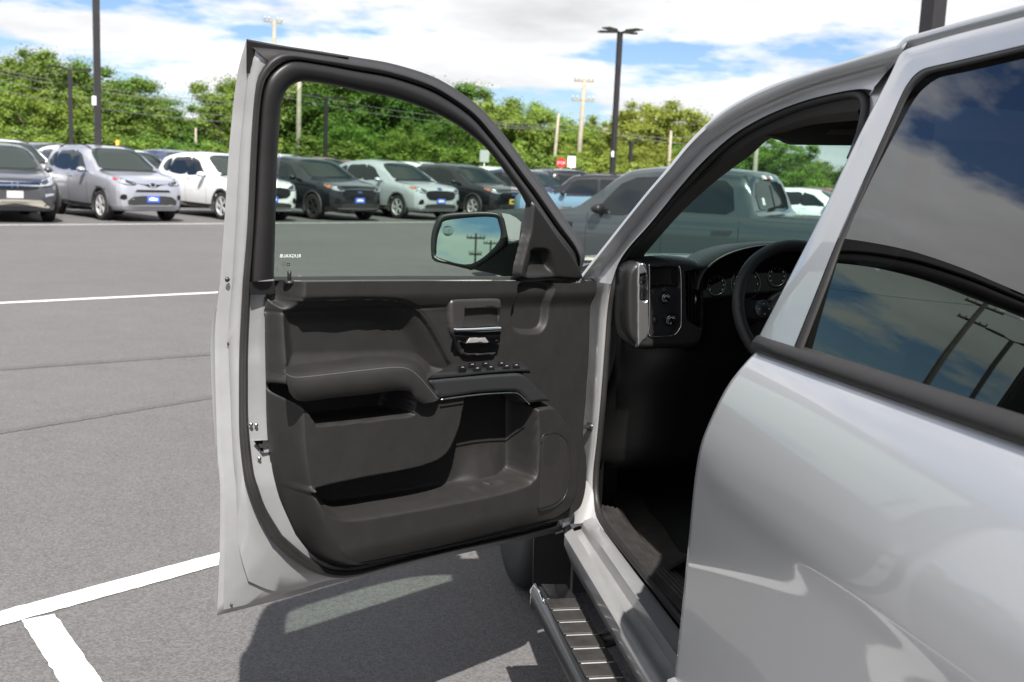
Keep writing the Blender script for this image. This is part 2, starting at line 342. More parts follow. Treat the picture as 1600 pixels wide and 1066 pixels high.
def seal_rows():
    so = {k: door_loop(k, 0.0) for k in ('sealout', 'sealin')}
    r = []
    for t, off in ((0, .044), (.02, .054), (.2, .066), (.45, .070), (.58, .063), (.7, .068), (.9, .062), (1, .048)):
        A = door_loop('sealout', off); B = door_loop('sealin', off); r.append(A*(1-t)+B*t)
    return r
tloft('door_seal', seal_rows(), M_RUBBER, door, closed=True)
# glass
gl = [(424, 441)]+WIN[1:-1]+[(868, 441)]
g2 = np.array([D2(x, y, 0.05) for x, y in cr(gl[:-1], 3)]+[D2(868, 441, .05)])
P2, Fq, dep = fill(g2, 0.04)
GLN = lambda u: nO(u)+0.026
tk('window_glass', [DW(d, u, GLN(u)) for d, u in P2], Fq, G_DOOR, door)

# ------------------------------------------------------------------ door trim panel as a relief
def poly2(px, off, n=5, closed=True): return np.array([D2(x, y, off) for x, y in cr(px, n, closed)])
PANEL = [(431.5, 437.5), (440, 437), (520, 436), (640, 435.5), (760, 436), (812, 438), (860, 440), (908, 440), (906, 500), (904, 555), (900, 620), (896, 672), (901, 708), (900, 753), (892, 789), (877, 806), (863, 816), (800, 831), (752, 844), (690, 858), (629, 870), (560, 884), (533, 886), (492, 869), (464, 836), (441, 785), (426, 725), (420, 663), (418.5, 600), (417.5, 541), (417, 480), (418, 463), (431, 461)]
BASE = 0.115
INS = [(438, 474), (470, 470), (560, 468), (612, 470), (640, 478), (660, 494), (680, 526), (696, 556), (706, 580), (680, 598), (640, 585), (452, 592), (443, 570)]
MID = [(447, 598), (458, 596), (560, 590), (690, 590), (721, 612), (718, 645), (712, 672), (697, 704), (681, 719), (665, 726), (640, 733), (543, 752), (490, 764), (474, 772), (468, 760), (462, 700), (455, 640)]
CUP = [(458, 618), (466, 604), (560, 600), (640, 596), (650, 612), (648, 628), (644, 642), (634, 650.5), (502, 665), (490, 660), (480, 646), (468, 632)]
LOW = [(474, 765), (492, 761), (499, 770), (507, 781), (522, 795), (548, 799), (620, 789), (755, 765), (812, 750), (824, 742), (829, 728), (829, 640), (834, 631), (863, 627), (882, 648), (897, 672), (905, 708), (904, 755), (896, 795), (880, 815), (863, 824), (800, 839), (690, 866), (560, 892), (533, 894), (497, 872), (480, 830)]
POC = [(480, 772), (492, 762), (543, 752), (640, 733), (665, 726), (681, 719), (697, 704), (712, 672), (718, 645), (721, 617), (752, 612), (812, 612), (829, 634), (829, 731), (815, 749), (755, 765), (620, 789), (548, 799), (522, 795), (507, 780), (499, 774)]
DIM = [(808, 441), (858, 441), (860, 470), (859, 498), (853, 515), (840, 523), (812, 521), (803, 512), (800, 495), (804, 468)]
pan = poly2(PANEL, 0.06); pan2 = poly2([(x, y-70) if y < 445 else (x, y) for x, y in PANEL], 0.06); P2, Fq, dep = fill(pan, 0.0030)
def inside(px, off, n=5): return np.maximum(-sdf(P2, poly2(px, off, n))[0], 0)
h = np.full(len(P2), BASE)
h += 0.016*sstep(0, .05, P2[:, 1]-np.interp(P2[:, 0], [0, 1.1], [1.175, 1.205]))
di = inside(INS, .11)
h -= 0.012*sstep(0, .0035, di)+0.030*sstep(0, .055, di)
si = sdf(P2, poly2(INS, .11))[0]; h -= 0.004*np.exp(-((si-.003)/.0025)**2)*sstep(.20, .30, P2[:, 0])
h += 0.040*sstep(0, .006, inside(MID, .14, 4))
h -= 0.115*sstep(0, .007, inside(CUP, .15, 4))
lowd = inside(LOW, .155, 4)
h += 0.052*sstep(0, .020, lowd)
pocd = inside(POC, .14, 4)
h -= 0.050*sstep(0, .010, pocd)
h -= 0.020*sstep(0, .012, inside(DIM, .12))
# bottle cup: a rounded hollow at the front of the pocket, floor swelling near the lip
bc = np.array(D2(770, 700, .09)); h += np.where(pocd > 0.004, 0.026*sstep(.10, .02, np.abs(P2[:, 0]-bc[0]-.02))*sstep(0.02, -.10, P2[:, 1]-bc[1]), 0)
for (x, y) in ((735, 762), (680, 776)):
    q = np.array(D2(x, y, .10)); h += np.where(pocd > 0.002, 0.022*np.exp(-(((P2[:, 0]-q[0])/.03)**2+((P2[:, 1]-q[1])/.014)**2)), 0)
lo_u = np.interp(P2[:, 0], [0.05, .25, 1.15], [.53, .545, .56])
h -= 0.050*sstep(.13, .0, P2[:, 1]-lo_u)*sstep(0, .02, lowd+0.004)
dep2 = np.maximum(-sdf(P2, pan2)[0], 0)
h = h-(h-0.052)*(1-sstep(0, .024, dep2))
gr = np.abs(P2[:, 1]-np.interp(P2[:, 0], [.3, .62, 1.1], [1.196, 1.206, 1.213]))    # crease under the top roll
h -= 0.004*np.exp(-(gr/.0035)**2)*sstep(.60, .72, P2[:, 0])
h += 0.0006*np.sin(P2[:, 0]*37)*np.sin(P2[:, 1]*29)
tk('trim_panel', [DW(d, u, n) for (d, u), n in zip(P2, h)], Fq, M_TRIM, door)

def pxrows(lines, N=44, n=6):
    out = []
    for off, pts in lines:
        p = resamp(cr(pts, n), N); out.append(np.array([hit(x, y, TO+EN*off, EN) for x, y in p]))
    return out
arm = pxrows([
 (.098, [(447, 573), (470, 569), (520, 563), (568, 557), (614, 556), (640, 561), (658, 572), (672, 592), (688, 620)]),
 (.140, [(446, 574), (466, 574), (520, 567), (568, 561), (614, 559.5), (640, 563.5), (657, 574), (671, 594), (688, 621)]),
 (.168, [(446, 579), (466, 582), (520, 576), (568, 570), (614, 567), (638, 569), (654, 579), (668, 597), (687, 623)]),
 (.178, [(447, 585), (464, 589.5), (520, 584), (568, 578.5), (614, 574), (636, 576), (650, 585), (664, 600), (684, 625)]),
 (.183, [(448, 590), (465, 596), (520, 591), (568, 586), (612, 581), (634, 583), (648, 592), (661, 605), (681, 627)]),
 (.184, [(449, 600), (466, 608), (520, 604), (568, 599), (608, 594), (628, 596), (644, 603), (655, 613), (674, 629)]),
 (.180, [(451, 609), (468, 623), (520, 618), (568, 613), (605, 608), (625, 607), (641, 610), (648, 620), (662, 631)]),
 (.165, [(452, 613), (469, 627), (520, 622), (568, 617), (606, 612), (625, 610), (641, 613), (647, 623), (660, 632.5)]),
 (.110, [(452, 608), (469, 620), (520, 615), (568, 610), (606, 605), (625, 604), (641, 607), (647, 617), (660, 628)])])
AR = tloft('armrest', arm, M_LEATHER, door)
ncol = 44
tk('armrest_end', np.array([r[0] for r in arm]), [tuple(range(len(arm)))], M_LEATHER, door)
# stitching along the armrest edge: short threads
st = MB(); line = arm[3]+EN*0.0012
L3 = resamp(line, 150)
for i in range(0, 148, 2):
    p, q = L3[i], L3[i]+(L3[i+1]-L3[i])*0.9; w = EU*0.0005
    st.add([p-w, q-w, q+w, p+w, p-w+EN*.001, q-w+EN*.001, q+w+EN*.001, p+w+EN*.001], [(4, 5, 6, 7), (0, 1, 5, 4), (2, 3, 7, 6), (1, 2, 6, 5), (3, 0, 4, 7)])
tk('stitching', st.v, st.f, M_THREAD, door, smooth=False)

def puff(name, px, off0, off1, rad, mat, parent, step=.005, n=5, hfun=None, smoothpoly=True, skirt=None):
    poly = poly2(px, off1, n) if smoothpoly else np.array([D2(x, y, off1) for x, y in px])
    p, q, dp = fill(poly, step)
    hh = off1-(off1-off0)*0.35*(1-np.sqrt(np.clip(1-(1-np.clip(dp/rad, 0, 1))**2, 0, 1)))
    if hfun is not None: hh = hfun(p, dp, hh)
    V = [DW(d, u, k) for (d, u), k in zip(p, hh)]; Fs = [tuple(x) for x in q]; mp = {}
    for i, j in rim_edges(q):
        for v in (i, j):
            if v not in mp: mp[v] = len(V); V.append(DW(p[v][0], p[v][1], off0 if skirt is None else skirt))
        Fs.append((j, i, mp[i], mp[j]))
    return tk(name, V, Fs, mat, parent, autosm=1.0)
puff('trim_bar', [(668, 594), (690, 590), (755, 584.5), (800, 581.5), (815, 582), (826, 588), (845, 607), (864, 627), (846, 630), (828, 632), (821, 624), (812, 616), (800, 613.5), (750, 616), (688, 624), (678, 610)], .10, .172, .010, M_GUN, door, step=.004)
ch = np.array([hit(x, y, TO+EN*.171, EN) for x, y in cr([(689, 624.5), (750, 616.5), (800, 614), (812, 616.5), (821, 624.5), (828, 632)], 6)])
ttube('chrome_edge', ch, .0016, M_CHROME, door, n=6)
sw = pxrows([(.105, [(700, 571), (715, 568), (760, 565.5), (800, 563.5), (816, 564)]), (.118, [(700, 572.5), (715, 570), (760, 567), (800, 565), (818, 565.5)]),
             (.150, [(686, 581), (715, 579), (760, 576), (800, 573), (824, 573)]), (.170, [(668, 592), (715, 588), (760, 583), (806, 580), (828, 580)]), (.150, [(668, 595), (715, 591), (760, 586), (806, 583), (829, 584)])], 30)
SW = tloft('switch_panel', sw, M_BLACK, door)
for i, (x, y, w) in enumerate(((722, 574.5, 12), (737, 570, 11), (745, 576, 12), (758, 568.5, 11), (766, 574, 12), (783, 568, 11), (791, 572.5, 11), (806, 571, 10))):
    off = .132 if y < 571 else .148
    b1 = [hit(x+dx, y+dy, TO+EN*(off+do), EN) for dx, dy, do in ((-w/2, -2, 0), (w/2, -2.6, 0), (w/2+1, 2, .012), (-w/2+1, 2.6, .012))]
    up = EU*.006
    o = tk('window_switch', [p-up*1.2 for p in b1]+[p+up*.12 for p in b1], [(4, 7, 6, 5), (0, 1, 5, 4), (1, 2, 6, 5), (2, 3, 7, 6), (3, 0, 4, 7)], M_BLACKG, door, smooth=False)
    cc = sum(b1)/4+up*.18
    tk('switch_icon', [cc-ED*.004-EN*.0034, cc+ED*.004-EN*.0034, cc+ED*.004+EN*.0034+EU*.0004, cc-ED*.004+EN*.0034+EU*.0004], [(0, 1, 2, 3)], M_WHITE, door, smooth=False)
# inside handle
BEZ = [(704, 480), (705, 471), (712, 466), (745, 465), (776, 464.5), (784, 468), (786, 480), (785, 510), (783, 542), (776, 555), (752, 557.5), (728, 557.5), (720, 550), (714, 532), (706, 514)]
cupp = poly2([(724, 484), (730, 481), (780, 480), (783, 484), (783, 545), (776, 552), (730, 553), (722, 546), (716, 530), (722, 512)], .125, 4)
def bezf(p, dp, hh): return hh-0.040*sstep(0, .009, np.maximum(-sdf(p, cupp)[0], 0))
puff('handle_bezel', BEZ, .092, .130, .010, pm('satin_grey_plastic', (.030, .0285, .028), .38), door, step=.0035, n=4, hfun=bezf, skirt=.075)
lev = pxrows([(.108, [(711, 512), (745, 511), (782, 509)]), (.140, [(710, 511.5), (745, 510.5), (783, 508.5)]), (.150, [(709, 514), (745, 513), (783, 511)]), (.153, [(709, 519), (745, 518), (783, 516)]), (.146, [(711, 525), (745, 525), (782, 523)])], 16)
LEV = tloft('door_handle', lev, M_CHROME, door)
tloft('handle_lower', pxrows([(.146, [(711, 525), (745, 525), (782, 523)]), (.143, [(713, 534), (745, 535), (781, 534)]), (.118, [(716, 536), (745, 537), (781, 536)])], 16), M_BLACKG, door)
puff('handle_pale_patch', [(733, 527), (759, 526), (766, 536.5), (729, 537)], .13, .146, .003, pm('pale_grey_plastic', (.22, .21, .21), .4), door, step=.003, smoothpoly=False)  # small pale grey patch on the black part below the lever
# speaker grille with perforation relief
SPK = [(848, 682), (856, 678), (867, 676), (879, 682), (886, 691), (889, 703), (890, 743), (883, 775), (869, 789), (854, 795), (845, 797), (841, 793), (841.5, 768), (842.5, 731), (844, 702)]
m_spk = bpy.data.materials.new('speaker_mesh'); m_spk.use_nodes = True
def spk_mat(m):
    nt = m.node_tree; b = nt.nodes['Principled BSDF']; b.inputs['Base Color'].default_value = (.0155, .0142, .0138, 1); b.inputs['Roughness'].default_value = .6
    tcn = nt.nodes.new('ShaderNodeTexCoord'); v = nt.nodes.new('ShaderNodeTexVoronoi'); v.inputs['Scale'].default_value = 260; v.inputs['Randomness'].default_value = 0.15
    nt.links.new(tcn.outputs['Object'], v.inputs['Vector']); bp = nt.nodes.new('ShaderNodeBump'); bp.inputs['Strength'].default_value = .7; bp.inputs['Distance'].default_value = .0012
    nt.links.new(v.outputs['Distance'], bp.inputs['Height']); nt.links.new(bp.outputs[0], b.inputs['Normal'])
spk_mat(m_spk)
puff('speaker_grille', SPK, .155, .1672, .006, m_spk, door, step=.005, n=4)
ttube('grille_rim', np.array([hit(x, y, TO+EN*.1660, EN) for x, y in cr(SPK, 5, True)]), .0026, M_BLACK, door, n=6, closed=True)
# belt weatherstrip at the foot of the glass, lock pin
tloft('belt_strip', [np.array([DP(x, y+dy, o) for x, y in cr([(428, 436), (640, 434.5), (815, 435.5), (866, 437)], 8)]) for dy, o in ((-3, .034), (-3.5, .045), (-1.5, .052), (2.5, .060))], M_RUBBER, door)
pin = DP(452, 440, .085); ttube('lock_pin', [pin-EU*.012, pin+EU*.014, pin+EU*.021, pin+EU*.023], [.0042, .0042, .0046, .002], M_BLACK, door, n=10)
ttube('lock_pin_ring', [pin-EU*.004, pin+EU*.001, pin+EU*.003], [.013, .011, .006], M_TRIM2, door, n=14)
# window print, read from inside so it runs mirrored
def text_mesh(name, s, size, origin, ex, ey, mat, parent=None, frame=None, thick=0.0):
    cu = bpy.data.curves.new(name, 'FONT'); cu.body = s; cu.size = size; cu.resolution_u = 2
    t = bpy.data.objects.new(name, cu); COL.objects.link(t); dg = bpy.context.evaluated_depsgraph_get()
    me = bpy.data.meshes.new_from_object(t.evaluated_get(dg)); bpy.data.objects.remove(t)
    V = np.array([v.co for v in me.vertices]); Fc = [tuple(p.vertices) for p in me.polygons]; bpy.data.meshes.remove(me)
    return mk(name, origin+V[:, :1]*ex+V[:, 1:2]*ey, Fc, mat, parent, False, frame)
glp = lambda x, y: DP(x, y, .029)
ex = -(glp(470, 404)-glp(432, 404)); ex = ex/np.linalg.norm(ex)
text_mesh('window_lettering', 'RUGXAUB', .0105, glp(470, 402.5), ex*1.12, EU, M_WHITE, door, TM)
for i, (x0, x1, y, hh) in enumerate(((434, 446, 411.6, .0016), (429.5, 446, 414.4, .0016), (433, 446, 416.6, .0014), (440, 446, 419.5, .001), (436, 445, 422.3, .0012), (427.5, 436, 425.3, .0008), (430, 445, 427.5, .001), (431, 434, 420.6, .002), (430.5, 433.5, 423.4, .002))):
    text_mesh('glass_marking', 'Illl lllii lll'[:max(3, int((x1-x0)*.9))], hh*2.0, glp(x1, y), ex*1.1, EU, M_BLACK, door, TM)
sq = [(448, 411), (453, 411), (453, 416), (448, 416)]; si = [(449, 412), (452, 412), (452, 415), (449, 415)]
tk('glass_marking', [glp(*p) for p in sq+si], [(i, (i+1) % 4, 4+(i+1) % 4, 4+i) for i in range(4)], M_BLACK, door, smooth=False)
# sail panel over the mirror mount with its small recess
SAIL = [(819, 309), (826, 312), (832, 318), (866, 364), (894, 400), (909, 439), (860, 440), (806, 438.5), (810, 385), (815.5, 357)]
sp_ = np.array([D2(x, y, .085) for x, y in cr(SAIL, 4, True)]); p, q, dp = fill(sp_, .0045)
rec = np.array([D2(x, y, .09) for x, y in cr([(826, 389), (838, 388), (850, 390), (856, 400), (862, 421), (864, 436), (819, 436), (821, 410), (822, 394)], 4, True)])
rd = np.maximum(-sdf(p, rec)[0], 0); lo_ = np.array(D2(840, 436, .09))[1]
hh = .098-.022*(1-sstep(0, .015, dp))-.030*sstep(0, .010, rd)*sstep(.0, .045, p[:, 1]-lo_)
tk('sail_panel', [DW(d, u, k+nO(u)*.6) for (d, u), k in zip(p, hh)], q, M_TRIM2, door)
# latch, bolts, pressing dimples on the shut face
lat = [(396, 689), (412, 688), (430, 688), (431, 706), (410, 708), (405, 700)]
lv = [DP(x, y, .058) for x, y in lat]; li = [DP(x*.8+.2*414, y*.8+.2*697, .050) for x, y in lat]; n_ = len(lat)
tk('latch_rim', lv+li, [(i, (i+1) % n_, n_+(i+1) % n_, n_+i) for i in range(n_)], M_CHROME, door, smooth=False)
tk('latch', li+[p-EN*.02 for p in li], [tuple(range(n_))]+[(i, (i+1) % n_, n_+(i+1) % n_, n_+i) for i in range(n_)], M_BLACKG, door, smooth=False)
tk('latch_catch', [DP(x, y, .056) for x, y in ((404, 694), (420, 693), (426, 698), (406, 700))], [(0, 1, 2, 3)], M_STEEL, door, smooth=False)
for x, y, r, off, mt in ((392, 663, .0045, .054, M_STEEL), (400, 664, .0045, .054, M_STEEL), (405, 716, .0045, .054, M_STEEL), (359, 537, .0065, .022, M_BLACK), (355, 437, .0055, .022, M_BLACK), (361, 945, .003, .012, M_BLACK)):
    pc = DP(x, y, off); k = 12
    ring = [pc+r*(ED*math.cos(2*math.pi*i/k)+EU*math.sin(2*math.pi*i/k)) for i in range(k)]
    tk('bolt' if mt is M_STEEL else 'plug', ring+[p*.7+pc*.3+EN*.004 for p in ring], [tuple(range(k, 2*k))]+[(i, (i+1) % k, k+(i+1) % k, k+i) for i in range(k)], mt, door)

for x, y, off in ((392, 880, .030), (412, 868, .034), (420, 884, .032), (404, 846, .036)):
    pc = DP(x, y, off); rg = [pc+.006*(ED*math.cos(t)+EU*math.sin(t))-EN*.003 for t in np.linspace(0, 2*math.pi, 13)[:-1]]
    tk('dimple', rg+[pc+EN*.0012], [(i, (i+1) % 12, 12) for i in range(12)], M_JAMB, door)
# ------------------------------------------------------------------ door mirror (outside, seen through the glass)
MN = (ED*0.70+EN*0.72+EU*0.085); MN = MN/np.linalg.norm(MN); M0 = DW(.27, 1.30, -.16)
def MP(x, y, off=0.0): return hit(x, y, M0+MN*off, MN)
HOU = [(683, 341), (697, 333.5), (744, 330.5), (776, 332), (786, 338), (790, 350), (794, 373), (793, 383), (772, 400), (741, 421), (731, 420.5), (700, 413), (678, 407.5), (673.5, 395), (674, 366)]
GLS = [(690, 352), (697, 344.5), (741, 339.5), (771, 339.5), (778, 345), (779.5, 377), (736, 412.5), (685, 402.5), (682, 396), (683.5, 372)]
def ring(px, off, N=60, n=5):
    q = cr(px, n, True); q = np.r_[q, q[:1]]; q = resamp(q, N+1)[:-1]; return np.array([MP(x, y, off) for x, y in q])
h0, h1 = ring(HOU, 0), ring(GLS, 0)
cen = h0.mean(0)
back = [(h0-cen)*s+cen-MN*dz for s, dz in ((1.0, .03), (.93, .07), (.72, .10), (.35, .115), (.02, .118))]
hs = tloft('mirror_housing', [ring(GLS, -.012), h1+MN*.0005, 0.75*h0+0.25*h1+MN*.004, h0*.93+h1*.07+MN*.001, h0-MN*.008]+back[:2], M_BLACK, door, closed=True)
tloft('mirror_cap', back[1:], M_PAINT, door, closed=True)
gpoly = ring(GLS, -.004)
tk('mirror_glass', gpoly, [tuple(range(len(gpoly)))], M_MIRROR, door, smooth=False)
bs = [MP(700+9*math.cos(t)*1.0, 361+8*math.sin(t), -.003) for t in np.linspace(0, 2*math.pi, 17)[:-1]]
tk('blind_spot_mirror', np.r_[bs, [np.mean(bs, 0)+MN*.003]], [(i, (i+1) % 16, 16) for i in range(16)], pm('convex_mirror', (.6, .65, .62), .03, 1.0), door)
capx = [(784, 333), (796, 335), (806, 340), (814.5, 347), (811, 375), (795, 374)]
ca = np.array([hit(x, y, M0-MN*.02, MN) for x, y in capx]); cb_ = ca-MN*.09+ED*.02
tk('mirror_shoulder', np.r_[ca, cb_], [tuple(range(6))]+[(i, (i+1) % 6, 6+(i+1) % 6, 6+i) for i in range(6)], M_PAINT, door, autosm=.6)
arx = [(741, 421), (772, 400), (793, 381), (813, 378), (822, 380), (818, 439), (800, 436), (788, 432)]
aa = np.array([hit(x, y, M0-MN*.012, MN) for x, y in arx]); ab = aa-MN*.06
tk('mirror_arm', np.r_[aa, ab], [tuple(range(8)), tuple(range(15, 7, -1))]+[(i, (i+1) % 8, 8+(i+1) % 8, 8+i) for i in range(8)], M_BLACK, door, smooth=False)

# ------------------------------------------------------------------ cab shell: A pillar, roof rail, hinge pillar, rocker
T0 = [(903, 436), (933, 398), (1002, 311), (1040, 266), (1077, 221), (1115, 184), (1153, 158), (1209, 131), (1265, 113), (1340, 90), (1418, 66)]
T1 = [(916, 438), (946, 399), (1011, 316), (1050, 273), (1086, 231), (1120, 204), (1160, 178), (1215, 153), (1270, 132), (1345, 112), (1400, 97)]
T2 = [(932, 441), (958, 400), (1016, 325), (1056, 280), (1092, 240), (1120, 215), (1160, 189), (1212, 164), (1266, 144), (1335, 124), (1385, 113)]
T3 = [(955, 444), (966, 412), (983, 386), (1015, 350), (1060, 295), (1090, 261), (1120, 232), (1154, 205), (1199, 180), (1255, 158), (1311, 144), (1345, 139), (1362, 141)]
T5 = [(966, 444), (976, 412), (993, 390), (1028, 350), (1072, 302), (1115, 263), (1154, 233), (1199, 207), (1265, 184), (1318, 176), (1340, 174)]
T6 = [(985, 425), (1008, 397), (1036, 364), (1070, 327), (1115, 286), (1149, 260), (1176, 240), (1205, 216), (1265, 196), (1318, 190), (1345, 188)]
def trow(px, off, N=90): return np.array([TP(x, y, off) for x, y in resamp(cr(px, 6), N)])
t0 = trow(T0, 0)
cabrows = [t0, trow(T0, .0)*.92+trow(T1, .0)*.08, trow(T0, .001)*.65+trow(T1, .003)*.35, trow(T1, .018), trow(T1, .020)*.5+trow(T2, .036)*.5, trow(T2, .040), trow(T2, .040)*.4+trow(T3, .042)*.6, trow(T3, .040), trow(T3, .048)]
cab = tloft('cab_shell', cabrows, pm('pillar_silver_paint', (.58, .585, .595), .30, .35, .8), autosm=1.0)
tloft('pillar_trim', [trow(T5, .075), trow(T5, .09)*.6+trow(T6, .12)*.4, trow(T5, .10)*.2+trow(T6, .13)*.8, trow(T6, .14), trow(T6, .17)], M_FABRIC)
tloft('opening_flange', [trow(T3, .049), trow(T3, .056)*.5+trow(T5, .07)*.5, trow(T5, .074)], M_RUBBER)
bpl = [(1364, 143), (1372, 116), (1402, 88), (1430, 100), (1280, 440), (1252, 430), (1346, 200), (1354, 165)]
tk('middle_pillar', [TP(x, y, .058) for x, y in bpl], [tuple(range(8))], M_PAINT, smooth=False)
SEAL = [(1330, 250), (1345, 212), (1352, 180), (1355, 160), (1353, 150), (1345, 145), (1311, 150), (1255, 164), (1199, 187), (1154, 212), (1120, 240), (1060, 303), (1019, 352), (987, 389), (970, 414), (959, 446), (952, 490), (947, 558), (942, 628), (936, 690), (931, 740), (931, 779), (937, 806), (949, 826), (1003, 893), (1064, 970), (1110, 1026), (1150, 1075)]
def sealpt(x, y):
    P = TP(x, y, .056)
    return P if tc(P)[2] > 1.24 else SP(x, y, -.082)
spath = np.array([sealpt(x, y) for x, y in resamp(cr(SEAL, 6), 170)])
for _ in range(4): spath[1:-1] = .5*spath[1:-1]+.25*(spath[:-2]+spath[2:])
ttube('opening_seal', spath, .0098, M_RUBBER, n=10)
HL = [(903, 436), (893, 480), (889, 560), (885, 640), (880, 720), (872, 790), (868, 835)]
HM = [(925, 440), (915, 480), (911, 560), (908, 640), (903, 720), (901, 780), (905, 822)]
HR = [(955, 444), (948.6, 489), (943.5, 558), (938, 628), (932, 690), (926.5, 740), (926.5, 780), (932, 808), (944, 829)]
def srow(px, o, N=50): return np.array([SP(x, y, o) for x, y in resamp(cr(px, 6), N)])
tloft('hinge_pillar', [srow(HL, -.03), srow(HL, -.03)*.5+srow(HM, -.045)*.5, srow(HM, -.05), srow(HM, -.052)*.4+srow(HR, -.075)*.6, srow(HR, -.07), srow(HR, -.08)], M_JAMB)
# rocker: lines traced front to back, each with its own outward offset
def rline(p0, p1, o0, o1, N=40):
    a_ = np.array(tc(SP(*p0, o0))); b_ = np.array(tc(SP(*p1, o1))); k = (2.4-a_[0])/(b_[0]-a_[0])
    return np.array([TC(*(a_+(b_-a_)*t)) for t in np.linspace(0, k, N)])
r0 = rline((882, 836), (1020, 1068), .045, .088); r1 = rline((883, 829), (1028, 1064), .035, .078); r2 = rline((890, 819), (1040, 1058), .012, .052)
r2b = rline((894, 821), (1044, 1056), .002, .042); r3 = rline((908, 818), (1052, 1030), -.03, .0); r3b = rline((912, 816), (1055, 1024), -.036, -.006)
r4 = rline((926, 808), (1058, 1000), -.06, -.045); r5 = rline((935, 815), (1062, 985), -.085, -.075)
down = r0-EU*.10-EO*.03; down2 = down-EU*.05-EO*.12
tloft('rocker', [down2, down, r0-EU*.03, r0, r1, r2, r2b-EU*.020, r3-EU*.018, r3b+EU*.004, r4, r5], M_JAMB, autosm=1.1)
tk('pillar_foot', [SP(*p, o) for p, o in (((868, 800), -.03), ((882, 836), .045), ((883, 829), .035), ((890, 819), .012), ((908, 818), -.03), ((926, 808), -.06), ((935, 815), -.085), ((926.5, 760), -.075), ((903, 740), -.05))], [(0, 1, 2, 3, 8), (8, 3, 4, 5, 7), (5, 6, 7)], M_JAMB)
# check strap and hinge
s0 = SP(921, 667, -.06); s1 = DP(893, 668, .06)
ttube('check_strap', [s0, s0*.5+s1*.5, s1], .006, M_BLACK, n=8)
ttube('strap_eye', [s0-EO*.02, s0+EO*.006], .013, M_BLACK, n=12)
for y in (455, 560, 610):
    hp = SP(903, y, -.02); ttube('door_hinge', [hp-EU*.035, hp+EU*.035], .018, M_JAMB if y > 500 else M_BLACK, n=10)
ttube('wiring_boot', [DP(905, 470, .07), SP(916, 452, -.04), SP(925, 440, -.05)], [.014, .017, .014], M_RUBBER, n=10)

# roof, windscreen, far side, firewall and back of the cab
t0c = [tc(p) for p in t0]
roofL = [c for c in t0c if c[0] > 0.52]; bl, ol, ul = roofL[-1]
roofL += [(bl+(2.45-bl)*k/8, ol-.012*k/8, ul+.012*math.sin(k/8*1.6)) for k in range(1, 9)]
def roofrow(f): return np.array([TC(b_, ol_+(CO-ol_)*f, u_+.075*math.sin(min(1, f*1.0)*math.pi/2)**.8) for b_, ol_, u_ in roofL])
left_half = [np.array([TC(b_, o_+.0, u_) for b_, o_, u_ in roofL])]+[roofrow(f) for f in (.03, .08, .2, .4, .7, 1.0)]
def mirror(rowsW): return [np.array([TC(b_, 2*CO-o_, u_) for b_, o_, u_ in (tc(p) for p in r)]) for r in rowsW]
tloft('roof', left_half+mirror(left_half[:-1])[::-1], M_PAINT)
# drip rail above the rear door
dr = [(1402, 86), (1418, 73), (1440, 67), (1497, 51), (1600, 24), (1700, -3)]
drip = np.array([TP(x, y, .005) for x, y in cr(dr, 6)]); dt = np.array([TP(x, y-8, .0) for x, y in cr(dr, 6)]); dt2 = np.array([TP(x, y-16, -.001) for x, y in cr(dr, 6)])
tloft('drip_rail', [drip-_tn*.03, drip, dt, dt2, dt2-EO*.03+EU*.004], M_PAINT)
w6 = trow(T6[1:8], .135, 40); w0 = t0[:len(t0)//2]
wl = resamp(w6, 20); wl[0] = wl[0]-EU*.03
def wrow(f):
    out = []
    for p in wl:
        b_, o_, u_ = tc(p); out.append(TC(b_-.12*math.sin(f*math.pi/2)-.03, o_+(CO-o_)*f, u_+.03*math.sin(f*math.pi/2)))
    return np.array(out)
wr = [wrow(f) for f in np.linspace(0, 1, 9)]
tloft('windscreen', wr+mirror(wr[:-1])[::-1], G_WIND)
# outer side of the A pillar down to the glass
pa = resamp(t0[:55], 20)
tloft('pillar_outer', [pa-EO*.03+EU*.012, (pa+wl)*.5-EB*.03, wl-EB*.03], M_PAINT)
tloft('pillar_outer', mirror([pa, pa-EO*.03+EU*.012, (pa+wl)*.5-EB*.03, wl-EB*.03]), M_PAINT)
# headliner, visor
hl = [np.array([TC(b_, o_, u_-.045+.05*k) for b_ in np.linspace(.62, 2.3, 8)]) for o_, u_, k in ((-.36, 1.735, 0), (-.6, 1.74, .6), (-.92, 1.74, 1.0), (-1.24, 1.74, .6), (-1.5, 1.735, 0))]
tloft('headliner', hl, M_HEAD)
vis = [(1200, 212), (1226, 218.5), (1232, 222), (1243, 225.5), (1300, 226.5), (1356, 227), (1362, 170), (1262, 182)]
va = np.array([BP(x, y, .66) for x, y in vis]); vb = np.array([BP(x, y, .66) for x, y in vis])-EB*.03
tk('sun_visor', np.r_[va, vb], [tuple(range(8)), tuple(range(15, 7, -1))]+[(i, (i+1) % 8, 8+(i+1) % 8, 8+i) for i in range(8)], M_HEAD, smooth=False)
vm = [(1290, 211), (1296, 203), (1345, 201), (1345, 211)]
tk('visor_label', [BP(x, y, .664) for x, y in vm], [(0, 1, 2, 3)], pm('visor_cover', (.09, .085, .08), .6), smooth=False)
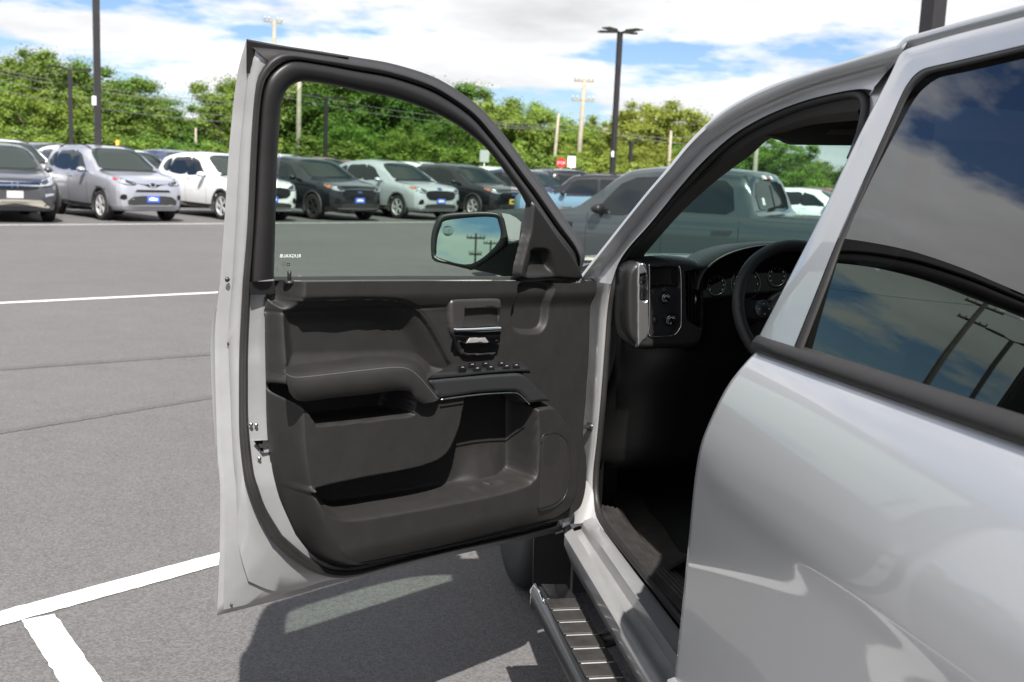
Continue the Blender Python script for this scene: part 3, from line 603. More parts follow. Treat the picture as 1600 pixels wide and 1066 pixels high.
# interior shell behind glass
tk('cab_floor', [TC(b_, o_, .47) for b_, o_ in ((-.75, -.10), (2.4, -.10), (2.4, -1.74), (-.75, -1.74))], [(0, 1, 2, 3)], M_CARPET, smooth=False)
tk('firewall', [TC(-.75, o_, u_) for o_, u_ in ((-.10, .3), (-1.74, .3), (-1.74, 1.26), (-.10, 1.26))], [(0, 1, 2, 3)], M_CARPET, smooth=False)
tk('back_wall', [TC(2.4, o_, u_) for o_, u_ in ((-.05, .45), (-1.79, .45), (-1.79, 1.25), (-1.55, 1.74), (-.30, 1.74), (-.05, 1.25))], [tuple(range(6))], M_BLACK, smooth=False)
tk('kick_panel', [TC(b_, o_, u_) for b_, o_, u_ in ((-.75, -.13, .45), (-.10, -.125, .45), (-.10, -.125, 1.1), (-.75, -.13, 1.2))], [(0, 1, 2, 3)], M_CARPET, smooth=False)
PROF = [(-.045, 1.222), (-.02, 1.208), (.012, 1.172), (.036, 1.136), (.059, 1.085), (.076, 1.035), (.083, .98), (.086, .918), (.091, .783), (.096, .66), (.099, .574), (.097, .52), (.08, .48)]
prof = cr(PROF, 5)
tloft('passenger_side', [np.array([TC(b_, 2*CO-o_, u_) for b_ in np.linspace(-.1, 2.45, 8)]) for o_, u_ in prof], M_PAINT)
def rq(pts, mat, name): tk(name, [TC(*p) for p in pts], [tuple(range(len(pts)))], mat, smooth=False)
rq([(0.15, 2*CO+.05, 1.22), (1.1, 2*CO+.05, 1.22), (1.1, 2*CO+.24, 1.70), (.52, 2*CO+.23, 1.68)], G_DARK, 'passenger_window')
rq([(1.2, 2*CO+.05, 1.22), (2.3, 2*CO+.05, 1.22), (2.2, 2*CO+.24, 1.70), (1.2, 2*CO+.24, 1.70)], G_DARK, 'passenger_window')

# ------------------------------------------------------------------ rear door
bcol = [1.2035, 1.2, 1.2, 1.203, 1.215, 1.25, 1.32, 1.42, 1.55, 1.7, 1.9, 2.1, 2.3, 2.42]
inn = [.035, .010, .003, .0, 0, 0, 0, 0, 0, 0, 0, 0, 0, 0]
def rd_o(o_, u_, b_):   # a soft feature line and a long pressed hollow along the door
    return o_+.0022*math.exp(-((u_-1.0+.03*(b_-1.2))/.03)**2)*sstep(1.2, 1.3, b_)
rows = [np.array([TC(b_, rd_o(o_, u_, b_)-i_, u_) for b_, i_ in zip(bcol, inn)]) for o_, u_ in cr(PROF, 7)]
rdoor = tloft('rear_door', rows, M_PAINT); tag(rdoor, 'closed rear door in silver paint')
oc = [(1180, 537), (1240, 421), (1290, 322), (1340, 216), (1382, 134), (1395, 108), (1402, 92), (1408, 83), (1418, 76), (1440, 69), (1497, 52.5), (1600, 26), (1750, -14)]
ic = [(1240, 543), (1280, 444), (1313, 363), (1376, 221), (1402, 162), (1413, 139), (1420, 128), (1428, 118), (1440, 109), (1455, 104), (1497, 94.5), (1600, 70), (1750, 34)]
gc = [(1255, 546), (1294, 444), (1324, 363), (1387, 221), (1413, 163), (1422, 146), (1429, 136), (1438, 127), (1448, 119), (1462, 113), (1507, 103), (1600, 80.5), (1750, 46)]
def dro(px, off): return np.array([TP(x, y, off) for x, y in cr(px, 6)])
tloft('rear_window_frame', [dro(oc, .035), dro(oc, .003), dro(oc, .0)*.95+dro(ic, 0)*.05, dro(oc, 0)*.5+dro(ic, 0)*.5, dro(ic, .0), dro(ic, .006)], M_PAINT, rdoor, autosm=1.0)
tloft('rear_window_seal', [dro(ic, .004), dro(ic, -.002)*.7+dro(gc, -.002)*.3, dro(gc, .0), dro(gc, .012)], M_RUBBER, rdoor)
gp = [tc(p) for p in .45*dro(gc, .010)+.55*dro(ic, .010)]; bt = gp[-1][0]
gpoly = [(g[0], g[2]) for g in gp]+[(max(bt, 2.2), 1.70), (2.3, 1.225), (1.33, 1.225)]
p, q, dp = fill(np.array(gpoly), .06)
def TPc(b_, u_, off): return TC(b_, -.02-TH*(u_-1.22)-off*1.05, u_)
tk('rear_window', [TPc(b_, u_, .010-.010*math.sin(np.clip((u_-1.2)/.52, 0, 1)*math.pi)) for b_, u_ in p], q, G_DARK, rdoor)
mould = [(-.055, 1.240), (-.036, 1.241), (-.022, 1.237), (-.014, 1.227), (-.011, 1.216), (-.020, 1.208)]
tloft('belt_moulding', [np.array([TC(b_, o_-(.03 if k == 0 else 0), u_) for k, b_ in enumerate((1.196, 1.196, 1.3, 1.6, 2.0, 2.42))]) for o_, u_ in mould], M_RUBBER, rdoor)
# a body side edge strip low on the rear door
tloft('side_moulding', [np.array([TC(b_, o_, u_) for b_ in (1.2, 1.21, 1.6, 2.4)]) for o_, u_ in ((.095, .585), (.112, .580), (.118, .555), (.112, .535), (.092, .53))], M_PAINT, rdoor)

# ------------------------------------------------------------------ sill plate, mat, step, wheels, fender, bed
sp_rows = []
for k in range(23):
    o_ = -.095-.115*k/22; rib = .004 if (k % 3 == 1 and 4 < k < 20) else 0
    sp_rows.append(np.array([TC(b_, o_-(.05*max(0, .05-b_) if b_ < .05 else 0), .512-.10*(k/22)**2*.25+rib+.25*max(0, -b_+.02)**1.5) for b_ in np.linspace(-.14, 2.3, 40)]))
tloft('sill_plate', sp_rows, M_SILL, autosm=.6)
matp = [(957, 757), (975, 768), (1000, 773), (1008, 788), (1016, 801), (1034, 820), (1048, 842), (1062, 862), (1076, 868), (1042, 887), (1016, 856), (992, 825), (976, 812), (966, 797), (958, 776)]
mm = np.array([UPn(x, y, .494) for x, y in cr(matp, 3, True)])
nm = len(mm)
tk('floor_mat', np.r_[mm, mm-EU*.016], [tuple(range(nm))]+[(i, (i+1) % nm, nm+(i+1) % nm, nm+i) for i in range(nm)], M_MAT, autosm=.6)
tk('mat_flap', [UPn(x, y, u_) for x, y, u_ in ((1042, 887, .497), (1076, 868, .500), (1080, 871, .514), (1046, 891, .510))], [(0, 1, 2, 3)], M_RUBBER, smooth=False)
def bar(b_, o_, u_): return TC(b_, o_, u_-.026*(b_))      # the bar hangs level with the ground
SB = [(.046, .335), (.042, .365), (.048, .392), (.062, .398), (.128, .400), (.142, .396), (.152, .380), (.154, .355), (.146, .335)]
bs_ = [.19, .20, .23, .3, .6, 1.0, 1.5, 2.0, 2.4]
tloft('side_step', [np.array([bar(b_, o_+.03*(b_-.19)*.5-(0 if i else .0), u_-(.012 if i == 0 else 0)) for i, b_ in enumerate(bs_)]) for o_, u_ in cr(SB, 4)], M_BLACK)
tloft('step_edge', [np.array([bar(b_, o_+.015*(b_-.19), u_) for b_ in bs_]) for o_, u_ in ((.139, .4012), (.1475, .398), (.1535, .388), (.1548, .374))], M_GUN)
ttube('step_end_trim', [bar(.186, .150, .345), bar(.186, .152, .385), bar(.188, .143, .4005), bar(.25, .143, .4025), bar(.31, .1445, .4025)], .005, M_CHROME, n=8)
tk('step_cap', [bar(b_, o_, u_) for b_, o_, u_ in ((.184, .05, .398), (.184, .125, .401), (.184, .15, .38), (.184, .15, .34), (.184, .05, .34), (.30, .05, .4035), (.30, .125, .405))], [(0, 1, 6, 5), (0, 4, 3, 2, 1)], M_BLACKG, smooth=False)
for k in range(24):
    b_ = .305+k*.0785
    v, f = boxverts((0, 0, 0), .0645, .090, .006, .002)
    tk('tread_pad', [bar(b_+.03+x, .0935+.015*(b_-.19)+y, .4035+z) for x, y, z in v], f, M_SILL, smooth=False)
tloft('step_top', [np.array([bar(b_, o_+.015*(b_-.19), .4012) for b_ in (.29, 2.4)]) for o_ in (.05, .13)], pm('brushed_strip', (.5, .5, .5), .4, .25))
for b_ in (.5, 1.4): ttube('step_bracket', [bar(b_, .07, .36), bar(b_, -.1, .40)], .02, M_BLACK)
def wheel_mesh(r, w, parent, c, ax, mat_rim, frame, nsp=6, rimr=.62):
    """tyre with a rounded tread section and a spoked rim; c centre, ax outward axis (unit), world coords."""
    ax = np.asarray(ax, float); a1 = np.array([0, 0, 1.0]); a1 = a1-ax*(a1@ax); a1 /= np.linalg.norm(a1); a2 = np.cross(ax, a1); K = 40
    prof_ = [(rimr*r, -.42*w), (.80*r, -.50*w), (.95*r, -.47*w), (r, -.36*w), (r, .36*w), (.95*r, .47*w), (.80*r, .50*w), (rimr*r, .42*w)]
    P = lambda rr, z, t: c+ax*z+rr*(a1*math.cos(t)+a2*math.sin(t))
    rows_ = [np.array([P(rr, z, 2*math.pi*k/K) for k in range(K)]) for rr, z in prof_]
    ty = loft('wheel', rows_, M_TYRE, parent, True, frame)
    m = MB(); n0 = 0
    ringp = [(rimr*r*1.01, .43*w), (rimr*r*.97, .45*w), (rimr*r*.92, .40*w), (rimr*r*.90, .05*w)]
    m.add(np.concatenate([[P(rr, z, 2*math.pi*k/K) for k in range(K)] for rr, z in ringp]), gridfaces(4, K, True))
    for s in range(nsp):
        t = 2*math.pi*(s+.25)/nsp; 
        for dt_ in (-.13, .13):
            q = []
            for rr, z, hw in ((.10*r, .38*w, .045*r), (rimr*r*.94, .43*w, .062*r)):
                for sg in (-1, 1):
                    tt = t+(dt_ if rr > .2*r else dt_*.4)+sg*hw/rr*.7
                    q += [P(rr, z, tt), P(rr, z-.12*w, tt)]
            m.add(q, [(0, 2, 6, 4), (0, 4, 5, 1), (2, 3, 7, 6)])
    m.add([P(.13*r, .37*w, 2*math.pi*k/16) for k in range(16)], [tuple(range(16))])
    rim = m.build('rim', mat_rim, ty, False, frame)
    mk('brake_disc', [P(rimr*r*.8, -.05*w, 2*math.pi*k/24) for k in range(24)], [tuple(range(24))], M_CLAD, ty, False, frame)
    return ty
for b_ in (-.86, 2.79):
    cw = TC(b_, -.12, 0); cw[2] = .40; wheel_mesh(.40, .27, truck, cw, EO, M_ALLOY, TM, rimr=.54)
    cw = TC(b_, 2*CO+.12, 0); cw[2] = .40; wheel_mesh(.40, .27, truck, cw, -EO, M_ALLOY, TM, rimr=.54)
tk('mud_flap', [TC(b_, o_, u_) for b_ in (-.335, -.325) for o_, u_ in ((.03, .17), (.04, .60), (-.24, .60), (-.24, .17))], [(0, 1, 2, 3), (4, 7, 6, 5), (0, 4, 5, 1), (1, 5, 6, 2), (2, 6, 7, 3), (3, 7, 4, 0)], M_BLACK, smooth=False)
def fender(name, bs, prof2, arch=None):
    pr = cr(prof2, 4); V = []; Fc = []
    for b_ in bs:
        k = min(1.0, max(0.0, (-.9-b_)/1.1)); 
        for o_, u_ in pr: V.append(TC(b_, o_-.10*k*k*(1 if o_ > -.6 else 0), u_-.10*k*k))
    nc = len(pr)
    for i in range(len(bs)-1):
        for j in range(nc-1):
            q = (i*nc+j, i*nc+j+1, (i+1)*nc+j+1, (i+1)*nc+j); c_ = np.mean([V[x] for x in q], 0); t_ = tc(c_)
            if arch and math.hypot(t_[0]-arch, t_[2]-.42) < .47 and t_[1] > -.3: continue
            Fc.append(q)
    return tk(name, V, Fc, M_PAINT)
FP = [(-.02, .48), (.06, .56), (.09, .80), (.075, 1.0), (.035, 1.13), (-.03, 1.205), (-.10, 1.235), (-.22, 1.25), (-.5, 1.275), (CO, 1.285)]
fb = list(np.linspace(-.06, -2.0, 46)); fender('front_fender', fb, FP, -.86); fender('far_fender', fb, [(2*CO-o_, u_) for o_, u_ in FP[::-1]])
BPf = [(-.02, .48), (.09, .56), (.10, .80), (.085, 1.05), (.05, 1.20), (.0, 1.27), (-.05, 1.275), (-.055, 1.0), (-.055, .72), (CO, .72)]
fender('bed', list(np.linspace(2.47, 4.4, 40)), BPf, 2.79); fender('far_bed', list(np.linspace(2.47, 4.4, 40)), [(2*CO-o_, u_) for o_, u_ in BPf[::-1]])
rq([(4.4, -.02, .55), (4.4, 2*CO+.02, .55), (4.4, 2*CO+.0, 1.27), (4.4, -.0, 1.27)], M_PAINT, 'tailgate')
rq([(-2.0, -.12, .45), (-2.0, 2*CO+.12, .45), (-2.0, 2*CO+.12, 1.17), (-2.0, -.12, 1.17)], M_BLACK, 'front_fascia')
rq([(-1.9, -.12, .42), (4.3, -.12, .42), (4.3, 2*CO+.12, .42), (-1.9, 2*CO+.12, .42)], M_BLACK, 'underbody')

# ------------------------------------------------------------------ dashboard, pod, wheel
DS = [(-.50, 1.245), (-.25, 1.285), (-.06, 1.305), (.05, 1.300), (.085, 1.27), (.09, 1.18), (.085, 1.06), (.05, .99), (-.02, .90), (-.07, .80), (-.12, .66), (-.30, .60)]
dsec = cr(DS, 4)
drw = [np.array([TC(b_-.05*(1 if e else 0), o_, u_-(.012 if e else 0)) for b_, u_ in dsec]) for o_, e in ((-.105, 1), (-.118, 0), (-.35, 0), (-.8, 0), (-1.3, 0), (-1.70, 0))]
dash = tloft('dashboard', drw, M_DASH)
tk('dash_end', drw[0], [tuple(range(len(dsec)))], M_DASH, dash)
DBP = lambda x, y, off=0.0: BP(x, y, .10+off)
def bpoly(px, n=4, closed=True, off=0.0): return np.array([tc(DBP(x, y, off))[1:] for x, y in cr(px, n, closed)])
def bpuff(name, px, b0, b1, rad, mat, parent=None, step=.004, hfun=None, n=4):
    poly = np.array([tc(BP(x, y, b1))[1:] for x, y in cr(px, n, True)]); p_, q_, d_ = fill(poly, step)
    bb = b1-(b1-b0)*.5*(1-np.sqrt(np.clip(1-(1-np.clip(d_/rad, 0, 1))**2, 0, 1)))
    if hfun is not None: bb = hfun(p_, d_, bb)
    V = [TC(k, o_, u_) for (o_, u_), k in zip(p_, bb)]; Fs = [tuple(x) for x in q_]; mp = {}
    for i, j in rim_edges(q_):
        for v in (i, j):
            if v not in mp: mp[v] = len(V); V.append(TC(b0, p_[v][0], p_[v][1]))
        Fs.append((j, i, mp[i], mp[j]))
    return tk(name, V, Fs, mat, parent or dash, autosm=1.0)
POD = [(976, 432), (984, 414), (998, 406), (1030, 403), (1062, 402), (1090, 406), (1101, 415), (1104, 430), (1105, 505), (1100, 532), (1086, 545), (1040, 548), (1004, 549), (990, 541), (978, 522), (975, 480)]
slot1 = np.array([tc(BP(x, y, .14))[1:] for x, y in ((998, 427), (1009, 426.5), (1010, 469), (1008, 471), (998.5, 470))])
cub = np.array([tc(BP(x, y, .14))[1:] for x, y in ((1016, 418), (1057, 416), (1059, 422), (1059.5, 448), (1017, 450))])
ven = np.array([tc(BP(x, y, .14))[1:] for x, y in ((1070, 424), (1091, 420), (1096, 440), (1096, 514), (1072, 500))])
def podf(p_, d_, bb):
    for pl, dep_ in ((slot1, .035), (cub, .05), (ven, .045)): bb = bb-dep_*sstep(0, .004, np.maximum(-sdf(p_, pl)[0], 0))
    return bb
bpuff('switch_pod', POD, .05, .145, .022, M_TRIM2, step=.003, hfun=podf)
bpuff('satin_bezel', [(995, 416), (1001, 410), (1008, 411), (1013, 420), (1014.5, 470), (1015, 522), (1006, 534), (998, 543), (995, 538), (994.5, 470)], .12, .1495, .006, M_SATIN, step=.003, n=2, hfun=lambda p_, d_, bb: bb-.03*sstep(0, .003, np.maximum(-sdf(p_, slot1)[0], 0)))
bpuff('switch_plate', [(1017, 451), (1061, 449), (1061.5, 508), (1055, 520), (1047, 523), (1018, 523.5)], .13, .148, .003, M_BLACK, step=.004, n=1)
ttube('bezel_line', np.array([BP(x, y, .150) for x, y in cr([(1014.5, 413), (1015, 440), (1015, 500), (1015.5, 524), (1040, 525.5), (1054, 523), (1062, 513), (1064.5, 500), (1064, 430), (1061, 416)], 6)]), .0016, M_CHROME, dash, n=6)
for y in (430, 437, 444, 451, 458, 465):
    P_ = [BP(x, yy, .142) for x, yy in ((998, y), (1009.5, y-.6), (1009.5, y+1.2), (998, y+1.8))]
    tk('vent_slat', P_+[p-EB*.02 for p in P_], [(0, 1, 2, 3), (0, 4, 5, 1), (3, 2, 6, 7)], M_BLACKG, dash, smooth=False)
for x in (1076, 1081, 1086, 1091):
    P_ = [BP(xx, yy, .138) for xx, yy in ((x-1.2, 425), (x+1.2, 425), (x+2, 506), (x-.4, 504))]
    tk('vent_slat', P_+[p-EB*.02 for p in P_], [(0, 1, 2, 3), (0, 4, 7, 3), (1, 2, 6, 5)], M_BLACKG, dash, smooth=False)
ttube('vent_tab', [BP(1086.5, 462, .144), BP(1087, 468, .150), BP(1086.5, 474, .144)], .003, M_SATIN, dash, n=6)
for (x, y, r_) in ((1041, 467, .0135), (1048.5, 501, .0150)):
    kc = BP(x-3, y-1.5, .148); ax = EB*.97+EO*.1+EU*.05
    ttube('rotary_knob', [kc-ax*.004, kc+ax*.002, kc+ax*.004, kc+ax*.020, kc+ax*.023, kc+ax*.0235], [r_*1.3, r_*1.28, r_, r_*.95, r_*.86, r_*.2], M_BLACKG, dash, n=24)
    kt = kc+ax*.0236
    ttube('knob_ring', [kt+r_*.84*(EO*math.cos(t)+EU*math.sin(t)) for t in np.linspace(0, 2*math.pi, 25)[:-1]], .0007, M_CHROME, dash, n=5, closed=True)
    for a_ in (-.9, -.3, .3, .9, 3.14):
        p0 = kt+ax*.0004+r_*.52*(EO*math.sin(a_)+EU*math.cos(a_))
        tk('knob_mark', [p0+EO*dx+EU*dy for dx, dy in ((-.0014, -.001), (.0014, -.001), (.0014, .001), (-.0014, .001))], [(0, 1, 2, 3)], M_WHITE, dash, smooth=False)
kc = BP(1022.5, 500, .146); ttube('dimmer_wheel', [kc-EO*.006, kc-EO*.004, kc+EO*.004, kc+EO*.006], [.007, .0095, .0095, .007], M_BLACK, dash, n=16)
# instrument hood and gauges
hood = []
for b_, s_ in ((-.10, .92), (.06, 1.0), (.16, 1.0), (.17, .97), (.10, .9), (.05, .85)):
    hood.append(np.array([TC(b_, -.56+.27*s_*math.cos(t), 1.22+.155*s_*abs(math.sin(t))**.75) for t in np.linspace(0.05, math.pi-.05, 26)]))
tloft('instrument_hood', hood, M_DASH, dash)
ipn = [TC(.097, -.56+.27*.985*math.cos(t), 1.22+.155*.99*abs(math.sin(t))**.75) for t in np.linspace(0.0, math.pi, 30)]+[TC(.097, -.83, 1.05), TC(.097, -.29, 1.05)]
tk('instrument_panel', ipn, [tuple(range(len(ipn)))], pm('cluster_black', (.002, .002, .002), .6, spec=.1), dash, smooth=False)
for o_, u_, r_ in ((-.375, 1.245, .028), (-.465, 1.25, .045), (-.56, 1.275, .028), (-.66, 1.25, .045)):
    ttube('gauge_ring', [TC(.101, o_+r_*math.cos(t), u_+r_*math.sin(t)) for t in np.linspace(0, 2*math.pi, 25)[:-1]], .0010, M_GUN, dash, n=5, closed=True)
    for t in np.linspace(-.6, 3.7, 8):
        p0 = TC(.102, o_+.8*r_*math.cos(t), u_+.8*r_*math.sin(t)); tk('gauge_mark', [p0+EO*dx+EU*dy for dx, dy in ((-.0012, -.002), (.0012, -.002), (.0012, .002), (-.0012, .002))], [(0, 1, 2, 3)], pm('dim_gauge_print', (.07, .07, .07), .5), dash, smooth=False)
wc = TC(.38, -.512, 1.205); wn = EB*math.cos(.40)+EU*math.sin(.40); w1 = EO; w2 = np.cross(wn, w1)*1.0
w2 = w2 if w2@EU > 0 else -w2
sw_ = ttube('steering_wheel', [wc+.183*(w1*math.cos(t)+w2*math.sin(t)) for t in np.linspace(0, 2*math.pi, 61)[:-1]], .0165, M_LEATHER, n=12, closed=True)
hubv = []
for r_, z in ((.075, .03), (.085, .0), (.07, -.05)): hubv.append(np.array([wc-wn*(.045)+wn*z+r_*(w1*1.15*math.cos(t)+w2*.85*math.sin(t)) for t in np.linspace(0, 2*math.pi, 25)[:-1]]))
tloft('wheel_hub', hubv, M_TRIM2, sw_, closed=True, caps=True)
for t in (0.05, math.pi-.05, -math.pi/2):
    dr_ = w1*math.cos(t)+w2*math.sin(t); sd = np.cross(wn, dr_)
    q = [wc-wn*.03+dr_*r_+sd*s_*(.03 if r_ < .1 else .022)+wn*z for r_ in (.06, .178) for s_ in (-1, 1) for z in (0.012, -.012)]
    tk('wheel_spoke', q, [(0, 2, 6, 4), (1, 5, 7, 3), (0, 4, 5, 1), (2, 3, 7, 6)], M_TRIM2, sw_, smooth=False)
    if t != -math.pi/2:
        cpos = wc-wn*.016+dr_*.105
        ttube('switch_pad', [cpos, cpos+wn*.004], [.028, .025], M_BLACK, sw_, n=8)
        for k in range(4):
            e_ = cpos+wn*.0055+.014*(w1*math.cos(k*math.pi/2)+w2*math.sin(k*math.pi/2)); tk('switch_icon', [e_+w1*dx+w2*dy for dx, dy in ((-.002, -.0012), (.002, -.0012), (.002, .0012), (-.002, .0012))], [(0, 1, 2, 3)], M_GREYP, sw_, smooth=False)
ttube('steering_column', [wc-wn*.05, wc-wn*.35], .045, M_TRIM2, n=12)
ttube('brake_pedal', [TC(-.45, -.45, 1.0), TC(-.28, -.45, .70)], .012, M_BLACK, n=6)
tk('pedal_pad', [TC(-.27+dx*.2, -.45+dy, .69+dx) for dx, dy in ((-.03, -.05), (-.03, .05), (.03, .05), (.03, -.05))], [(0, 1, 2, 3)], M_RUBBER, smooth=False)
# driver's seat, mostly hidden behind the rear door edge
seat = []
for b_, u_, w_ in ((.62, .62, .24), (.60, .78, .26), (.66, .84, .26), (.95, .82, .27), (1.10, .86, .27)): seat.append(np.array([TC(b_, -.54+w_*s_, u_+(.04 if abs(s_) > .8 else 0)) for s_ in np.linspace(-1, 1, 9)]))
tloft('seat_cushion', seat, M_CARPET)
sb_ = []
for u_, w_, b_ in ((.80, .26, 1.04), (1.0, .27, 1.08), (1.3, .26, 1.17), (1.45, .20, 1.22), (1.46, .2, 1.30), (.8, .25, 1.25)): sb_.append(np.array([TC(b_-(.04 if abs(s_) > .8 else 0), -.54+w_*s_, u_) for s_ in np.linspace(-1, 1, 9)]))
tloft('seat_back', sb_, M_CARPET)
# ------------------------------------------------------------------ ground and paint
def gz(x, y):
    """the lot falls gently away to the right beyond the truck"""
    t = min(1, max(0, (x+1.0)/5.0)); t = t*t*(3-2*t); k = min(1, max(0, (y-6.0)/7.0)); k = k*k*(3-2*k); return -0.30*t*k
def asphalt_mat(name, base, seam=1.0):
    m = bpy.data.materials.new(name); m.use_nodes = True; nt = m.node_tree; N = nt.nodes; L = nt.links; b = N['Principled BSDF']; b.inputs['Roughness'].default_value = .82; b.inputs['Specular IOR Level'].default_value = .35
    tcn = N.new('ShaderNodeTexCoord')
    def nz(sc, det, ro=.6):
        n = N.new('ShaderNodeTexNoise'); n.inputs['Scale'].default_value = sc; n.inputs['Detail'].default_value = det; n.inputs['Roughness'].default_value = ro; L.new(tcn.outputs['Object'], n.inputs['Vector']); return n.outputs['Fac']
    vor = N.new('ShaderNodeTexVoronoi'); vor.inputs['Scale'].default_value = 130; L.new(tcn.outputs['Object'], vor.inputs['Vector'])
    big = nz(.35, 5); mid = nz(3.0, 6, .7); fine = nz(260, 2)
    r = N.new('ShaderNodeValToRGB'); e = r.color_ramp.elements; e[0].position = .15; e[1].position = .95
    e[0].color = (*[c*.62 for c in base], 1); e[1].color = (*[c*1.55 for c in base], 1)
    sepc = N.new('ShaderNodeSeparateColor'); L.new(vor.outputs['Color'], sepc.inputs[0])
    def mt(op, a, b_):
        n = N.new('ShaderNodeMath'); n.operation = op
        for i, v in enumerate((a, b_)):
            if isinstance(v, (int, float)): n.inputs[i].default_value = v
            else: L.new(v, n.inputs[i])
        return n.outputs[0]
    f = mt('ADD', mt('MULTIPLY', sepc.outputs[0], .45), mt('MULTIPLY', fine, .35)); f = mt('ADD', f, mt('MULTIPLY', mid, .26)); f = mt('ADD', f, mt('MULTIPLY', big, .34)); f = mt('SUBTRACT', f, .20)
    L.new(f, r.inputs[0]); L.new(r.outputs[0], b.inputs['Base Color'])
    bp = N.new('ShaderNodeBump'); bp.inputs['Strength'].default_value = .55; bp.inputs['Distance'].default_value = .004; L.new(mt('ADD', vor.outputs['Distance'], mt('MULTIPLY', fine, .5)), bp.inputs['Height']); L.new(bp.outputs[0], b.inputs['Normal'])
    return m
M_ASPH = asphalt_mat('asphalt', (.103, .099, .099)); M_SEAM = asphalt_mat('asphalt_seam', (.087, .083, .083))
M_LINE = asphalt_mat('white_road_paint', (.74, .74, .73))
def wear(m):
    nt = m.node_tree; N = nt.nodes; L = nt.links; b = N['Principled BSDF']; rp = [n for n in N if n.type == 'VALTORGB'][0]; e = rp.color_ramp.elements
    e[0].position = 0.06; e[0].color = (.16, .155, .15, 1); e[1].position = 0.24; e[1].color = (.56, .56, .55, 1); k = e.new(.8); k.color = (.66, .66, .65, 1)
wear(M_LINE)
gx = np.r_[np.array([-900, -400, -180, -90, -50, -30, -20, -14, -10, -6, -3]), np.linspace(-1, 4, 14), np.array([6, 10, 16, 25, 45, 90, 180, 400, 900])]
gy = np.r_[np.array([-700, -300, -120, -50, -20, -8, 0, 3]), np.linspace(5, 14, 14), np.array([18, 24, 32, 42, 60, 90, 160, 400, 1000])]
gv = [(x, y, gz(x, y)) for y in gy for x in gx]
ground = tag(mk('asphalt_lot', gv, gridfaces(len(gy), len(gx)), M_ASPH), kind='structure')
def strip(name, p, q, w, mat, h=.004, jag=.0025, seed=0):
    p = np.array(p, float); q = np.array(q, float); L_ = np.linalg.norm(q-p); n = max(2, int(min(L_/.03, 400))); d = (q-p)/L_; s = np.array([-d[1], d[0]]); r_ = np.random.default_rng(seed); V = []
    for i in range(n+1):
        c_ = p+d*L_*i/n
        for sg in (-1, 1):
            e = c_+s*sg*(w/2+r_.normal(0, jag)); V.append((e[0], e[1], gz(*e)+h))
    return tag(mk(name, V, gridfaces(n+1, 2), mat, smooth=False), kind='structure')
def GP(x, y): return hit(x, y, np.zeros(3), UPW)[:2]
def line_px(name, a, b_, w, mat, ext=(0, 0), h=.004, seed=0, jag=.0016):
    p, q = GP(*a), GP(*b_); d = (q-p)/np.linalg.norm(q-p); return strip(name, p-d*ext[0], q+d*ext[1], w, mat, h, jag, seed)
line_px('parking_line', (0, 968), (340, 875), .115, M_LINE, (4, 0.9), seed=1)
line_px('parking_line', (60, 966), (126, 1066), .105, M_LINE, (0, 4.6), h=.0045, seed=2)
line_px('parking_line', (0, 474), (340, 457.5), .11, M_LINE, (12, 25), seed=3)
line_px('parking_line', (0, 352), (680, 347.5), .12, M_LINE, (14, 20), seed=4)
line_px('pavement_seam', (0, 577), (335, 553), .11, M_SEAM, (8, 6), h=.003, seed=5, jag=.004)
line_px('pavement_seam', (0, 676), (335, 620), .075, M_SEAM, (4, 5), h=.003, seed=6, jag=.004)

# ------------------------------------------------------------------ vehicles
def car_paint(name, c, metal=.5): return pm(name, c, .3, metal, 1.0, coat_rough=.02)
TAB_SUV = dict(top=[(0, .70), (.03, .84), (.12, .93), (.5, 1.0), (1.0, 1.06), (1.2, 1.09), (1.5, 1.27), (1.9, 1.51), (2.1, 1.585), (2.4, 1.635), (2.9, 1.66), (3.5, 1.64), (4.0, 1.585), (4.18, 1.53), (4.42, 1.15), (4.5, .98), (4.56, .80), (4.6, .62)],
               belt=[(0, .62), (.04, .74), (.12, .82), (.5, .92), (1.2, 1.0), (2.5, 1.03), (3.8, 1.09), (4.35, 1.06), (4.5, .9), (4.6, .58)],
               wid=[(0, .50), (.03, .66), (.09, .77), (.2, .85), (.4, .895), (.8, .92), (2.3, .925), (3.8, .915), (4.25, .88), (4.45, .82), (4.56, .70), (4.6, .55)],
               bot=[(0, .36), (.06, .26), (.5, .23), (4.1, .25), (4.45, .33), (4.6, .45)])
TAB_PICK = dict(top=[(0, .95), (.04, 1.12), (.15, 1.19), (.6, 1.24), (1.3, 1.29), (1.60, 1.33), (2.05, 1.74), (2.22, 1.85), (2.6, 1.90), (3.5, 1.905), (3.85, 1.88), (3.93, 1.83), (4.03, 1.42), (4.07, 1.345), (4.2, 1.335), (5.75, 1.335), (5.80, 1.30), (5.82, .9)],
                belt=[(0, .85), (.04, 1.05), (.15, 1.12), (.6, 1.17), (1.5, 1.22), (2.2, 1.22), (2.6, 1.28), (4.1, 1.30), (5.7, 1.30), (5.82, .8)],
                wid=[(0, .75), (.04, .86), (.12, .93), (.4, .985), (1.2, 1.0), (5.6, 1.0), (5.76, .98), (5.82, .9)],
                bot=[(0, .45), (.1, .36), (.6, .36), (5.5, .40), (5.82, .5)])
